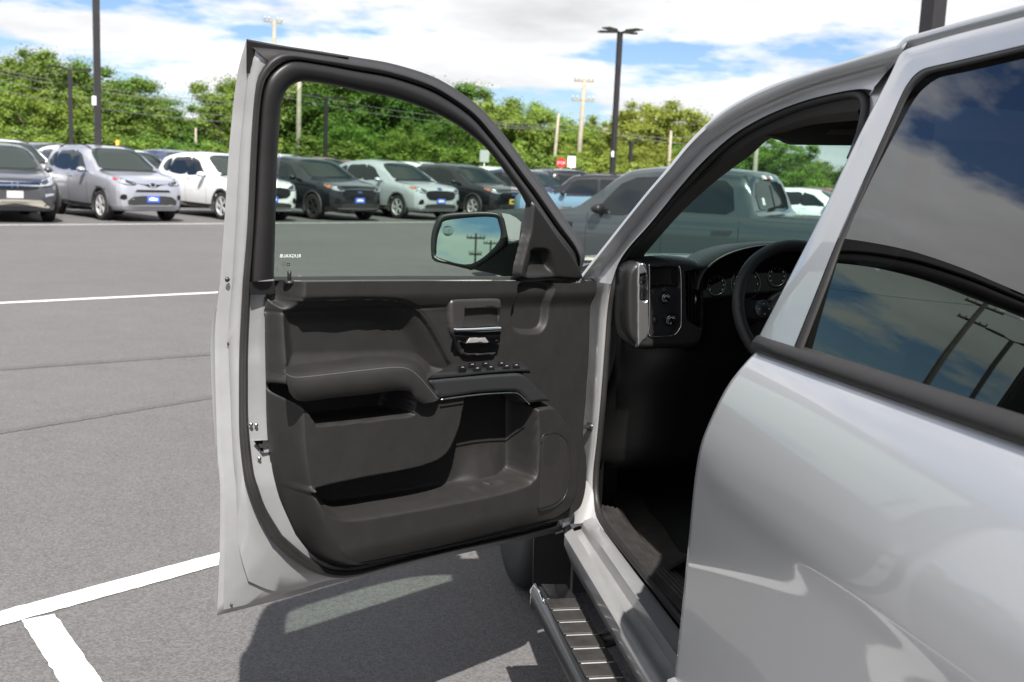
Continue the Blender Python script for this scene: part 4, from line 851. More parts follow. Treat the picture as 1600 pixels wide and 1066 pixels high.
def car_body(tab, sy=1.0, sz=1.0, tumble=.30, ns=96):
    L_ = tab['top'][-1][0]; I = lambda k, x: np.interp(x, [p[0] for p in tab[k]], [p[1] for p in tab[k]])
    s = np.linspace(0, 1, ns); xs = L_*(s+.06*np.sin(2*math.pi*s)*-1*0); xs = np.unique(np.r_[xs, np.linspace(0, .25, 10), np.linspace(L_-.3, L_, 8)])
    def smoothI(k, x): return np.mean([I(k, np.clip(x+d, 0, L_)) for d in (-.05, -.025, 0, .025, .05)]) if .2 < x < L_-.2 else float(I(k, x))
    V = []; rowsN = None
    for x in xs:
        zt = smoothI('top', x)*sz; zb = min(smoothI('belt', x)*sz, zt-.015); w = smoothI('wid', x)*sy; zl = float(I('bot', x)); g = zt-zb; gk = min(1, g/.35)
        wt = w*.955-tumble*g-.03*gk; ws = w*.965
        h = [(0, zl), (w*.80, zl), (w*.93, zl+.04), (w*.975, zl+.14), (w*.99, zl*.55+zb*.45), (w, zl*.3+zb*.7), (w*.992, zb-.10*min(1, (zb-zl)/.4)), (ws, zb),
             (ws+(wt-ws)*.06, zb+g*.06), (ws+(wt-ws)*.36, zb+g*.35), (ws+(wt-ws)*.68, zb+g*.66), (wt+.015*gk, zb+g*(1-.15)), (wt-.03*gk-.02, zt-.045*gk), (wt-.14, zt-.012*gk), (wt*.5, zt+.008), (0, zt+.014)]
        full = [(y, z) for y, z in h]+[(-y, z) for y, z in h[-2:0:-1]]
        rowsN = len(full); V += [(L_/2-x, y, z) for y, z in full]
    Fc = gridfaces(len(xs), rowsN, True)
    Fc += [tuple(range(rowsN)), tuple(range((len(xs)-1)*rowsN, len(xs)*rowsN))[::-1]]
    return np.array(V), Fc, L_
class Car:
    def __init__(s, name, label, cat, pos, yaw, paint, tab=TAB_SUV, sy=1.0, sz=1.0, wheels=(.90, 3.58), wr=.345, group=None, tumble=.30, top_mat=None):
        s.root = empty(name, pos, yaw); tag(s.root, label, cat, group); s.paint = paint
        V, Fc, s.L = car_body(tab, sy, sz, tumble); s.bvh = BVHTree.FromPolygons([tuple(v) for v in V], Fc); s.hw = max(V[:, 1]); s.H = V[:, 2].max()
        keep = []
        for f in Fc:
            c_ = V[list(f)].mean(0)
            if len(f) == 4 and abs(c_[1]) > .45 and any(math.hypot(c_[0]-(s.L/2-wx), c_[2]-wr) < wr+.055 for wx in wheels): continue
            keep.append(f)
        s.body = mk('body', V, keep, paint, s.root, autosm=.9); s.wx = wheels; s.wr = wr
        if top_mat:
            s.body.data.materials.append(top_mat)
            for p_ in s.body.data.polygons:
                if p_.center.z > 1.13 and p_.center.x < s.L/2-1.2: p_.material_index = 1
        for wx in wheels:
            X = s.L/2-wx
            for sg in (-1, 1):
                c_ = np.array([X, sg*(s.hw-.115), wr]); s.wheel(c_, sg); s.arch(X, sg)
    def wheel(s, c_, sg): wheel_mesh(s.wr, .235, s.root, c_, np.array([0, sg, 0.0]), s.rimmat if hasattr(s, 'rimmat') else M_ALLOY, None, 5, .68)
    def arch(s, X, sg):
        m = MB(); K = 24; r0, r1 = s.wr+.03, s.wr+.10; rows_ = []
        for rr, y in ((r0, s.hw-.30), (r0, s.hw+.0), (r0+.01, s.hw+.012), (r1-.01, s.hw+.010), (r1, s.hw-.02)):
            rows_.append([(X+rr*math.cos(t), sg*y, max(.16, s.wr+rr*math.sin(t))) for t in np.linspace(-.35, math.pi+.35, K)])
        loft('wheel_arch', rows_, M_CLAD, s.root)
    def patch(s, name, pts, mode, mat, off=.006, parent=None, rings=4, n=4, smooth=True, closed=True):
        """a piece laid on the body: pts outline in (y,z) from the front/back, (x,z) from a side, (x,y) from above; x counts from the nose."""
        p = cr(pts, n, True) if n > 1 else np.asarray(pts, float); c_ = p.mean(0)
        pp = np.concatenate([c_+(p-c_)*k/rings for k in range(rings, 0, -1)]+[[c_]]); V = []
        for a_, b_ in pp:
            if mode == 'front': o_, d = (9, a_, b_), (-1, 0, 0)
            elif mode == 'rear': o_, d = (-9, a_, b_), (1, 0, 0)
            elif mode == 'left': o_, d = (s.L/2-a_, 9, b_), (0, -1, 0)
            elif mode == 'right': o_, d = (s.L/2-a_, -9, b_), (0, 1, 0)
            else: o_, d = (s.L/2-a_, b_, 9), (0, 0, -1)
            h_, nn, _, _ = s.bvh.ray_cast(Vector(o_), Vector(d))
            if h_ is None: h_ = Vector(o_)+Vector(d)*(9-s.L/2 if mode in ('front', 'rear') else 9-s.hw)
            V.append(tuple(h_-Vector(d)*off))
        N = len(p); Fc = []
        for k in range(rings-1): Fc += [(k*N+i, k*N+(i+1) % N, (k+1)*N+(i+1) % N, (k+1)*N+i) for i in range(N)]
        Fc += [((rings-1)*N+i, (rings-1)*N+(i+1) % N, rings*N) for i in range(N)]
        # rim back into the body so the piece has thickness
        base = len(V); V += [tuple(np.array(v)+np.array(d)*(off+.012)) for v in V[:N]]
        Fc += [(i, base+i, base+(i+1) % N, (i+1) % N) for i in range(N)]
        return mk(name, V, Fc, mat, parent or s.root, smooth, autosm=.8)
    def both(s, name, pts, mat, **k):
        for sg in ('left', 'right'): s.patch(name, pts, sg, mat, **k)
    def pair(s, name, pts, mat, mode='front', **k):
        s.patch(name, pts, mode, mat, **k); s.patch(name, [(-a_, b_) for a_, b_ in pts], mode, mat, **k)
    def mirrors(s, x, z, mat):
        for sg in (-1, 1):
            c_ = np.array([s.L/2-x, sg*(s.hw+.075), z]); K = 14
            rows_ = [[(c_[0]+dx, c_[1]+sy_*.10*math.cos(t)*1.0, c_[2]+sy_*.07*math.sin(t)) for t in np.linspace(0, 2*math.pi, K+1)[:-1]] for dx, sy_ in ((-.06, .9), (-.04, 1), (.02, .95), (.07, .6), (.085, .1))]
            loft('wing_mirror', rows_, mat, s.root, True, caps=True)
            mk('mirror_stalk', [(c_[0]+dx, sg*(s.hw-.06), z-.05+dz) for dx in (-.02, .04) for dz in (0, .03)]+[(c_[0]+dx, c_[1], z-.03+dz) for dx in (-.02, .04) for dz in (0, .03)], [(0, 2, 6, 4), (1, 5, 7, 3), (0, 4, 5, 1), (2, 3, 7, 6)], M_BLACK, s.root, False)
    def glasshouse(s, style='suv'):
        z = s.H/1.674
        s.both('side_window', [(1.78, 1.09*z), (2.05, 1.30*z), (2.25, 1.44*z), (2.50, 1.50*z), (2.62, 1.50*z), (2.64, 1.10*z), (2.2, 1.085*z)], M_DGLASS, n=3, rings=9, off=.014)
        s.both('side_window', [(2.70, 1.10*z), (2.68, 1.50*z), (3.1, 1.515*z), (3.48, 1.49*z), (3.56, 1.30*z), (3.55, 1.13*z)], M_DGLASS, n=3, rings=9, off=.014)
        s.both('quarter_window', [(3.63, 1.15*z), (3.62, 1.46*z), (3.85, 1.43*z), (4.02, 1.28*z), (3.9, 1.18*z)], M_DGLASS, n=3, rings=9, off=.014)
        s.patch('windscreen', [(1.28, -.66), (1.22, 0), (1.28, .66), (1.6, .68), (2.05, .56), (2.08, 0), (2.05, -.56), (1.6, -.68)], 'top', M_WGLASS, n=3, rings=9, off=.014)
        s.patch('rear_screen', [(-.60, 1.16*z), (-.52, 1.48*z), (0, 1.50*z), (.52, 1.48*z), (.60, 1.16*z), (0, 1.13*z)], 'rear', M_DGLASS, n=3)
        s.mirrors(1.72, 1.10*z, s.paint)
        for sg in (-1, 1): s.patch('bonnet_gap', [(.22, sg*.66), (.7, sg*.735), (1.2, sg*.76), (1.2, sg*.748), (.7, sg*.723), (.22, sg*.648)], 'top', M_BLACK, n=1, off=.003)
        s.patch('wiper_cowl', [(1.16, -.70), (1.10, 0), (1.16, .70), (1.27, .68), (1.21, 0), (1.27, -.68)], 'top', M_BLACK, n=2, off=.006)
    def cladding(s):
        a_, b_ = s.wx[0]+s.wr+.10, s.wx[1]-s.wr-.10
        s.both('sill_cladding', [(a_, .26), (b_, .26), (b_, .38), (a_, .36)], M_CLAD, n=1, rings=3)
        s.both('door_handle', [(2.42, .97), (2.60, .975), (2.60, .995), (2.42, .99)], s.paint, n=1, off=.02)
        s.both('door_handle', [(3.35, 1.0), (3.53, 1.005), (3.53, 1.025), (3.35, 1.02)], s.paint, n=1, off=.02)
        for X in (1.62, 2.66, 3.60): s.both('door_gap', [(X, .38), (X+.012, .38), (X+.012, 1.05), (X, 1.05)], M_BLACK, n=1, off=.003)
        s.pair('rear_lamp', [(.52, .85), (.80, .95), (.84, 1.1), (.70, 1.15), (.55, 1.0)], M_RED, 'rear', n=2)
        s.patch('rear_bumper', [(-.78, .36), (-.80, .58), (0, .60), (.80, .58), (.78, .36)], 'rear', M_CLAD, n=2)
    def rails(s, mat):
        for sg in (-1, 1):
            pts = []
            for x in np.linspace(2.05, 4.0, 12):
                h_, *_ = s.bvh.ray_cast(Vector((s.L/2-x, sg*.56, 9)), Vector((0, 0, -1))); e = 0 if x in (2.05, 4.0) else 1
                pts.append((h_[0], h_[1], h_[2]+.035*min(1, (x-2.05)/.2+.05, (4.0-x)/.2+.05)))
            tube('roof_rail', pts, .016, mat, s.root, n=6)
def plate(c, z=.60, mat=M_BLUEPL, text=True):
    c.patch('licence_plate', [(-.16, z-.075), (-.16, z+.075), (.16, z+.075), (.16, z-.075)], 'front', mat, n=1, off=.02)
    if text:
        t = c.patch('plate_print', [(-.11, z-.03), (-.11, z+.02), (-.03, z+.045), (.11, z+.02), (.11, z-.03)], 'front', M_WHITE if mat is not M_YELPL else M_BLACK, n=1, off=.023)
def front_crv(c):
    c.glasshouse(); c.cladding()
    c.patch('grille', [(-.50, .88), (-.44, .72), (0, .69), (.44, .72), (.50, .88), (0, .90)], 'front', M_BLACKG, n=2, off=.008)
    for zz in (.865, .79): c.patch('grille_bar', [(-.50, zz-.018), (-.52, zz+.014), (0, zz+.022), (.52, zz+.014), (.50, zz-.018), (0, zz-.012)], 'front', M_CHROME, n=2, off=.018)
    for y0 in (-.06, .045): c.patch('emblem', [(y0, .74), (y0-.005, .87), (y0+.02, .87), (y0+.015, .74)], 'front', M_CHROME, n=1, off=.03)
    c.patch('emblem', [(-.05, .795), (-.05, .82), (.05, .82), (.05, .795)], 'front', M_CHROME, n=1, off=.03)
    c.pair('headlamp', [(0.474, 0.773), (0.519, 0.902), (0.725, 0.98), (0.861, 1.02), (0.839, 0.902), (0.702, 0.773)], M_BLACKG, n=2, off=.008); c.pair('headlamp_lens', [(.50, .80), (.54, .90), (.72, .96), (.84, .99), (.82, .90), (.70, .80)], M_LENS, n=2, off=.013); c.pair('lamp_bulb', [(0.523, 0.825), (0.541, 0.885), (0.622, 0.921), (0.676, 0.939), (0.667, 0.885), (0.613, 0.825)], M_DALLOY, n=2, off=.017)
    c.patch('lower_intake', [(-.60, .36), (-.55, .48), (0, .50), (.55, .48), (.60, .36), (0, .33)], 'front', M_CLAD, n=2, off=.012)
    c.patch('skid_plate', [(-.70, .33), (-.52, .485), (0, .50), (.52, .485), (.70, .33), (.62, .33), (.46, .45), (0, .46), (-.46, .45), (-.62, .33)], 'front', pm('beige_silver', (.42, .39, .34), .35, .5), n=1, off=.02)
    c.pair('fog_lamp', [(.60, .55), (.60, .62), (.80, .64), (.80, .58)], M_LENS, n=1, off=.012); plate(c, .60, M_GREYP)
def front_rav(c):
    c.glasshouse(); c.cladding(); c.rails(M_BLACK)
    c.patch('grille', [(-.50, .885), (-.2, .845), (-.09, .80), (.09, .80), (.2, .845), (.50, .885), (.2, .865), (0, .87), (-.2, .865)], 'front', M_BLACKG, n=1, off=.010)
    c.patch('emblem', [(.085*math.cos(t), .845+.055*math.sin(t)) for t in np.linspace(0, 2*math.pi, 13)[:-1]], 'front', M_CHROME, n=1, off=.018)
    c.patch('emblem_inner', [(.055*math.cos(t), .845+.035*math.sin(t)) for t in np.linspace(0, 2*math.pi, 13)[:-1]], 'front', M_BLACK, n=1, off=.021)
    c.patch('upper_intake', [(-.46, .70), (-.40, .74), (.40, .74), (.46, .70), (.40, .69), (-.40, .69)], 'front', M_BLACKG, n=1, off=.010)
    c.pair('headlamp', [(0.41, 0.856), (0.479, 0.921), (0.707, 0.986), (0.844, 1.025), (0.855, 0.934), (0.73, 0.856), (0.536, 0.83)], M_BLACKG, n=2, off=.008); c.pair('headlamp_lens', [(.44, .87), (.50, .92), (.70, .97), (.82, 1.0), (.83, .93), (.72, .87), (.55, .85)], M_LENS, n=2, off=.013); c.pair('lamp_bulb', [(0.476, 0.876), (0.503, 0.906), (0.593, 0.936), (0.647, 0.954), (0.652, 0.912), (0.602, 0.876), (0.526, 0.864)], M_DALLOY, n=2, off=.017)
    c.pair('turn_lamp', [(.76, .97), (.82, 1.0), (.84, .95), (.79, .93)], M_RED, n=1, off=.016)
    c.patch('lower_intake', [(-.62, .40), (-.50, .58), (0, .60), (.50, .58), (.62, .40), (0, .37)], 'front', M_CLAD, n=2, off=.010)
    c.patch('skid_plate', [(-.64, .34), (-.60, .38), (0, .40), (.60, .38), (.64, .34), (0, .33)], 'front', M_SATIN, n=2, off=.02)
    c.pair('fog_lamp', [(.66, .52), (.66, .62), (.76, .62), (.78, .52)], M_BLACKG, n=2, off=.010); plate(c, .53)
def front_esc(c, dark=False, pl=M_BLUEPL, silverbar=True):
    c.glasshouse(); c.cladding()
    c.patch('grille', [(-.46, .84), (-.55, .74), (-.44, .60), (0, .58), (.44, .60), (.55, .74), (.46, .84), (0, .86)], 'front', M_BLACKG, n=2, off=.010)
    if dark: c.patch('grille_bar', [(-.52, .835), (-.5, .85), (0, .87), (.5, .85), (.52, .835), (0, .85)], 'front', M_SATIN, n=1, off=.018)
    c.patch('emblem', [(.085*math.cos(t), (.78 if dark else .915)+.034*math.sin(t)) for t in np.linspace(0, 2*math.pi, 13)[:-1]], 'front', pm('emblem_blue', (.03, .06, .2), .25, coat=1), n=1, off=.024)
    c.pair('headlamp', [(0.473, 0.778), (0.519, 0.869), (0.701, 0.934), (0.861, 0.986), (0.861, 0.882), (0.724, 0.791)], M_BLACKG, n=2, off=.008); c.pair('headlamp_lens', [(.50, .80), (.54, .87), (.70, .92), (.84, .96), (.84, .88), (.72, .81)], M_LENS, n=2, off=.013); c.pair('lamp_bulb', [(0.524, 0.817), (0.542, 0.859), (0.614, 0.889), (0.677, 0.913), (0.677, 0.865), (0.624, 0.823)], M_DALLOY, n=2, off=.017)
    c.pair('turn_lamp', [(.78, .92), (.84, .96), (.85, .90), (.81, .88)], pm('amber_lens', (.5, .12, .02), .2), n=1, off=.016)
    c.patch('lower_intake', [(-.56, .36), (-.50, .46), (0, .48), (.50, .46), (.56, .36), (0, .34)], 'front', M_CLAD, n=2, off=.010)
    c.patch('skid_plate', [(-.62, .32), (-.58, .35), (0, .36), (.58, .35), (.62, .32), (0, .30)], 'front', M_SATIN, n=2, off=.02)
    c.pair('fog_lamp', [(.62, .48), (.64, .60), (.72, .58), (.76, .46)], M_BLACKG, n=2, off=.010); plate(c, .56, pl)
rowdir = (GP(680, 347.5)-GP(0, 352)); rowdir = rowdir/np.linalg.norm(rowdir); nrm = np.array([rowdir[1], -rowdir[0]])   # the way the parked noses point
def placed(px, back=.5, L_=4.6, py=None):
    """ground position of a parked car whose nose centre stands behind the far line at photo column px."""
    p0, p1 = GP(0, 352), GP(680, 347.5)
    best = min(np.linspace(-.4, 2.2, 900), key=lambda t: abs(proj_x(p0+(p1-p0)*t-nrm*back)-px)); P = p0+(p1-p0)*best-nrm*(back+L_/2); return (P[0], P[1], gz(*P))
def proj_x(P, z=.6):
    d = np.array([P[0], P[1], z])-EYE; return 800+FPX*(d@R_)/(d@F_)
YAW = math.atan2(nrm[1], nrm[0])
c1 = Car('parked_car', 'dark grey parked crossover cut off by the left edge of the picture', 'car', placed(64, .45), YAW-.22, car_paint('dark_grey_paint', (.075, .077, .085))); front_crv(c1)
c2 = Car('parked_car', 'silver parked crossover with black roof rails beside the dark grey one', 'car', placed(247, .45), YAW-.02, car_paint('light_silver_paint', (.46, .47, .52), .6), sz=1.03); front_rav(c2); c2.root.scale = (.94, .95, 1.0)
c3 = Car('parked_car', 'white parked crossover half hidden behind the open door frame', 'car', placed(428, .55), YAW-.02, car_paint('white_paint', (.72, .73, .74), 0)); front_esc(c3)
Car.rimmat = M_DALLOY
c4 = Car('parked_car', 'black parked crossover at the left of the door window', 'car', placed(566, .55), YAW-.04, car_paint('black_paint', (.010, .011, .014), .2)); front_esc(c4, True)
Car.rimmat = M_ALLOY
c5 = Car('parked_car', 'pale silver parked crossover in the middle of the door window', 'car', placed(694, .7), YAW-.05, car_paint('pale_silver_paint', (.50, .54, .57), .35)); front_esc(c5)
c6 = Car('parked_car', 'black parked crossover with a yellow plate above the door mirror', 'car', placed(806, 1.0), YAW-.05, car_paint('black_paint', (.010, .011, .014), .2)); front_esc(c6, True, M_YELPL)
def copy_car(src, pos, yaw, paint, label, group):
    r = src.root.copy(); COL.objects.link(r); r.location = pos; r.rotation_euler = (0, 0, yaw); r['label'] = label; r['group'] = group
    for ch in list(src.root.children):
        q = ch.copy(); COL.objects.link(q); q.parent = r
        if q.data.materials and q.data.materials[0] == src.paint: q.material_slots[0].link = 'OBJECT'; q.material_slots[0].material = paint
        for g in list(ch.children):
            z = g.copy(); COL.objects.link(z); z.parent = q
    return r
P_WHITE, P_NAVY, P_RED, P_BLACK, P_DK = MATS['white_paint'], car_paint('navy_paint', (.02, .035, .09), .4), car_paint('red_paint', (.25, .012, .02), .3), MATS['black_paint'], MATS['dark_grey_paint']
BG = 'cars parked in the rows behind'
def far_at(px, D, drop=0.0):
    d = pray(px, 262); d = d/np.hypot(d[0], d[1]); return (d[0]*D, d[1]*D, gz(d[0]*D, d[1]*D)-drop)
for px, D, pt, src, lab, yw, dr in (
    (835, 38, P_NAVY, c5, 'dark blue crossover beside the black one with a yellow plate', -.05, 0),
    (8, 31.5, P_WHITE, c2, 'white car whose roof shows above the dark grey crossover', 0, -.06),
    (84, 36, P_DK, c5, 'dark car at the back beside the white one, left of the near lamp post', -.2, -.1),
    (128, 33.5, P_WHITE, c2, 'white car behind the silver crossover, left of the near lamp post', -.1, 0),
    (205, 36, P_WHITE, c5, 'white car whose roof shows above the silver crossover', .0, .0),
    (280, 36.5, P_NAVY, c5, 'dark blue car between the silver and the white crossovers', .0, -.05),
    (335, 38, P_DK, c2, 'dark car with roof rails above the white crossover', .0, .0),
    (452, 41, P_WHITE, c2, 'white car roof at the left edge of the door window', .0, -.05),
    (508, 38.5, P_RED, c2, 'red car behind the black crossover in the door window', .0, .0),
    (570, 39.5, P_RED, c5, 'red car behind the pale silver crossover', .0, .02),
    (612, 42, P_WHITE, c5, 'left of two white roofs behind the pale silver crossover', .0, -.05),
    (668, 42.5, P_WHITE, c2, 'right of two white roofs behind the pale silver crossover', .0, .0),
    (726, 43.5, P_BLACK, c2, 'black roof between the white roofs and the black crossover', .0, .0),
    (788, 45, P_WHITE, c5, 'white roof behind the dark blue crossover', .0, .0),
    (884, 52, P_WHITE, c2, 'white car behind the light blue one, below the stop sign', .3, .0),
    (985, 50, P_WHITE, c2, 'white car roof beside the foot of the tall lamp post', .2, .0),
    (1283, 40, P_WHITE, c5, 'white car seen through the windscreen beside the grey pickup', .2, .0),
    (1300, 50, P_RED, c5, 'red car seen through the windscreen at its right', .2, .0)):
    copy_car(src, far_at(px, D, dr), YAW+yw, pt, lab, BG)
# boxy blue crossover and the dark one beside it, both seen from behind the open door
def boxy(name, label, pos, yaw, paint, roof):
    c = Car(name, label, 'car', pos, yaw, paint, tab=dict(TAB_SUV, top=[(0, .85), (.04, 1.0), (.15, 1.06), (.9, 1.12), (1.2, 1.14), (1.75, 1.62), (1.9, 1.69), (2.4, 1.74), (3.6, 1.76), (4.2, 1.72), (4.34, 1.62), (4.46, 1.1), (4.56, .9), (4.6, .7)]), tumble=.16, top_mat=roof)
    c.both('side_window', [(1.62, 1.14), (1.85, 1.45), (2.0, 1.56), (2.62, 1.60), (2.64, 1.13)], M_DGLASS, n=1); c.both('side_window', [(2.72, 1.13), (2.70, 1.60), (3.5, 1.60), (3.5, 1.15)], M_DGLASS, n=1)
    c.both('quarter_window', [(3.6, 1.16), (3.58, 1.60), (4.12, 1.56), (4.2, 1.2)], M_DGLASS, n=1)
    c.patch('roof_panel', [(1.95, -.62), (1.95, .62), (4.2, .62), (4.2, -.62)], 'top', roof, n=1, rings=5)
    c.patch('rear_screen', [(-.62, 1.18), (-.56, 1.58), (.56, 1.58), (.62, 1.18)], 'rear', M_DGLASS, n=1)
    c.patch('windscreen', [(1.24, -.68), (1.24, .68), (1.72, .62), (1.72, -.62)], 'top', M_WGLASS, n=1)
    c.mirrors(1.6, 1.15, M_BLACK); c.cladding(); c.rails(M_BLACK)
    c.patch('licence_plate', [(-.17, .80), (-.17, .94), (.17, .94), (.17, .80)], 'rear', M_BLUEPL, n=1, off=.02); return c
p = far_at(925, 34); boxy('parked_car', 'light blue boxy crossover with a black roof left of the grey pickup', p, math.pi*.93, car_paint('light_blue_paint', (.13, .235, .31), .3), P_BLACK)
p = far_at(858, 40); boxy('parked_car', 'black boxy crossover with red tail lamps behind the open door edge', p, math.pi*.62, P_BLACK, P_BLACK)
# grey pickup beyond the truck
gp_pos = far_at(1086, 15.2); G_PAINT = car_paint('grey_blue_paint', (.058, .072, .074), .6)
pk = Car('parked_pickup', 'blue grey parked pickup beyond the cab, seen partly through the windscreen', 'pickup truck', (gp_pos[0], gp_pos[1], gp_pos[2]), math.pi-.50, G_PAINT, TAB_PICK, wheels=(.98, 4.62), wr=.40, tumble=.26)
pk.both('side_window', [(1.88, 1.26), (2.04, 1.48), (2.20, 1.66), (2.40, 1.75), (2.80, 1.78), (2.82, 1.33), (2.5, 1.32), (2.3, 1.25)], M_DGLASS, n=1)
pk.both('side_window', [(2.92, 1.34), (2.90, 1.76), (3.62, 1.76), (3.74, 1.66), (3.80, 1.40), (3.7, 1.34)], M_DGLASS, n=1)
pk.patch('rear_screen', [(-.68, 1.42), (-.60, 1.74), (0, 1.77), (.60, 1.74), (.68, 1.42), (0, 1.40)], 'rear', M_DGLASS, n=2, rings=6)
pk.patch('slider_frame', [(-.02, 1.44), (-.02, 1.72), (.02, 1.72), (.02, 1.44)], 'rear', M_BLACK, n=1, off=.014)
pk.patch('brake_lamp', [(-.20, 1.80), (-.20, 1.845), (.20, 1.845), (.20, 1.80)], 'rear', M_WHITE, n=1, off=.02); pk.patch('brake_lamp_lens', [(-.09, 1.80), (-.09, 1.845), (.09, 1.845), (.09, 1.80)], 'rear', M_RED, n=1, off=.026)
pk.patch('windscreen', [(1.55, -.74), (1.48, 0), (1.55, .74), (2.1, .68), (2.25, 0), (2.1, -.68)], 'top', M_WGLASS, n=3, rings=6)
pk.patch('bed_cover', [(4.22, -.82), (4.22, .82), (5.7, .82), (5.7, -.82)], 'top', M_BLACK, n=1, rings=5)
for X in (1.78, 2.86, 3.88): pk.both('door_gap', [(X, .5), (X+.012, .5), (X+.012, 1.26), (X, 1.26)], M_BLACK, n=1, off=.003)
for X in (2.55, 3.55): pk.both('door_handle', [(X, 1.10), (X+.24, 1.105), (X+.24, 1.14), (X, 1.135)], M_GUN, n=1, off=.03)
pk.both('fender_vent', [(1.45, .92), (1.50, 1.12), (1.58, 1.12), (1.56, .98), (1.52, .90)], M_BLACK, n=1, off=.02)
pk.both('sill_cladding', [(1.55, .40), (4.05, .42), (4.05, .50), (1.55, .48)], M_CLAD, n=1)
pk.mirrors(1.98, 1.32, M_BLACK); pk.pair('rear_lamp', [(.80, .85), (.80, 1.2), (.95, 1.2), (.95, .85)], M_RED, 'rear', n=1)
pk.pair('headlamp', [(.62, .95), (.62, 1.1), (.88, 1.1), (.90, .9)], M_LENS, n=1); pk.patch('grille', [(-.6, .75), (-.6, 1.08), (.6, 1.08), (.6, .75)], 'front', M_BLACK, n=1)
pk.patch('window_sticker', [(.50, 1.47), (.50, 1.56), (.42, 1.56), (.42, 1.47)], 'rear', M_WHITE, n=1, off=.012)

# ------------------------------------------------------------------ lamp posts, utility poles, wires, signs
M_POST = pm('dark_bronze_paint', (.030, .028, .030), .45, .3, var=(3, .2)); M_WOOD = pm('weathered_pole_wood', (.30, .27, .21), .85, bump=(30, .4, .01), var=(4, .25)); M_WIRE = pm('grey_wire', (.16, .16, .16), .6)
M_DWOOD = pm('dark_pole_wood', (.07, .06, .05), .85, bump=(30, .4, .01), var=(4, .25))
def hor_y(px): return 238+(px-170)*.0437
def height_at(px, py, D): d = pray(px, py); return CAM_H+d[2]/np.hypot(d[0], d[1])*D
def lamp_post(label, px, D, H, w, heads=4, rot=.5, clip=None):
    x, y, z = far_at(px, D); r = empty('lamp_post', (x, y, z), rot); tag(r, label, 'lamp post', 'lamp posts of the lot')
    m = MB(); m.box((0, 0, H/2), w, w, H, w*.08); m.build('post', M_POST, r)
    MB().box((0, 0, .012), w*2.2, w*2.2, .024, .004).build('base_plate', M_POST, r)
    for k in range(heads):
        a_ = k*2*math.pi/heads+.35; d = np.array([math.cos(a_), math.sin(a_), 0]); s_ = np.array([-d[1], d[0], 0]); V = []
        for rr, hw, z0, th in ((.05, .04, 0, .05), (.25, .05, .03, .05), (.35, .15, .04, .07), (.85, .16, .07, .06), (.98, .12, .07, .03)):
            for sg in (-1, 1):
                for tz in (0, th): V.append(d*rr+s_*sg*hw+np.array([0, 0, H-.05+z0+tz]))
        Fc = []
        for i in range(4): b0 = i*4; Fc += [(b0, b0+4, b0+6, b0+2), (b0+1, b0+3, b0+7, b0+5), (b0, b0+1, b0+5, b0+4), (b0+2, b0+6, b0+7, b0+3)]
        Fc += [(0, 2, 3, 1), (16, 17, 19, 18)]
        mk('lamp_head', V, Fc, M_POST, r, False)
    if clip: MB().box((-w*.6, -w*.62, clip), .10, .05, .22, .01).build('sensor_box', M_WHITE, r)
    return r
lamp_post('near lamp post rising past the silver crossover out of the picture', 154, 29, 9.0, .155, clip=height_at(150, 158, 29))
lamp_post('tall lamp post with four heads above the grey pickup', 957, 42, height_at(967, 50, 42)-far_at(957, 42)[2], .17, clip=height_at(955, 237, 42)+.2)
lamp_post('thick lamp post behind the truck roof at the right', 1434, 20, 9.0, .30)
lamp_post('thin far lamp post against the left trees', 112, 52, height_at(112, 108, 52), .17, heads=2)
lamp_post('far lamp post against the trees in the door window', 508, 50, height_at(510, 152, 50), .15, heads=2)
lamp_post('far dark post among the trees right of the tall lamp post', 984, 60, height_at(986, 212, 60), .16, heads=2)
def util_pole(label, px, D, top_y, r=.13, arms=((.3, 2.4),), mat=None, yaw=.6, lean=0.0, pos=None, H=None):
    x, y, z = far_at(px, D) if pos is None else pos; H = (height_at(px, top_y, D)-z) if H is None else H
    o = empty('utility_pole', (x, y, z), yaw); tag(o, label, 'utility pole', 'wooden utility poles')
    tube('pole', [(0, 0, 0), (lean*.5, 0, H*.5), (lean, 0, H)], [r, r*.88, r*.7], mat or M_WOOD, o, n=10)
    for dz, w in arms:
        MB().box((lean, .16, H-dz), w, .10, .12, .01).build('crossarm', mat or M_WOOD, o)
        for t in (-.46, -.25, .25, .46): tube('insulator', [(lean+w*t, .16, H-dz+.06), (lean+w*t, .16, H-dz+.20), (lean+w*t, .16, H-dz+.24)], [.03, .045, .02], M_GREYP, o, n=8)
    return o
util_pole('utility pole with a crossarm showing above the open door', 424, 60, 30, arms=((.1, 1.0),), lean=.1)
util_pole('pale utility pole at the left of the door window', 466, 55, 118, r=.14, arms=())
util_pole('tall utility pole with two crossarms left of the tall lamp post', 902, 62, 123, r=.16, arms=((.1, 1.1), (1.15, 1.25)), lean=.15, yaw=.1)
util_pole('short leaning pole left of the pole with two crossarms', 863, 60, 177, r=.10, arms=(), lean=.25)
util_pole('short pole right of the tall lamp post near the roof pillar', 1045, 60, 204, r=.10, arms=())
util_pole('slim pole seen through the windscreen against the trees', 1180, 48, 225, r=.12, arms=())
util_pole('slim pole in the gap between the left trees and the door', 306, 62, 200, r=.08, arms=())
util_pole('dark pole with crossarm far right in the windscreen', 1279, 75, 254, r=.12, arms=((.1, 1.2),), mat=M_DWOOD)
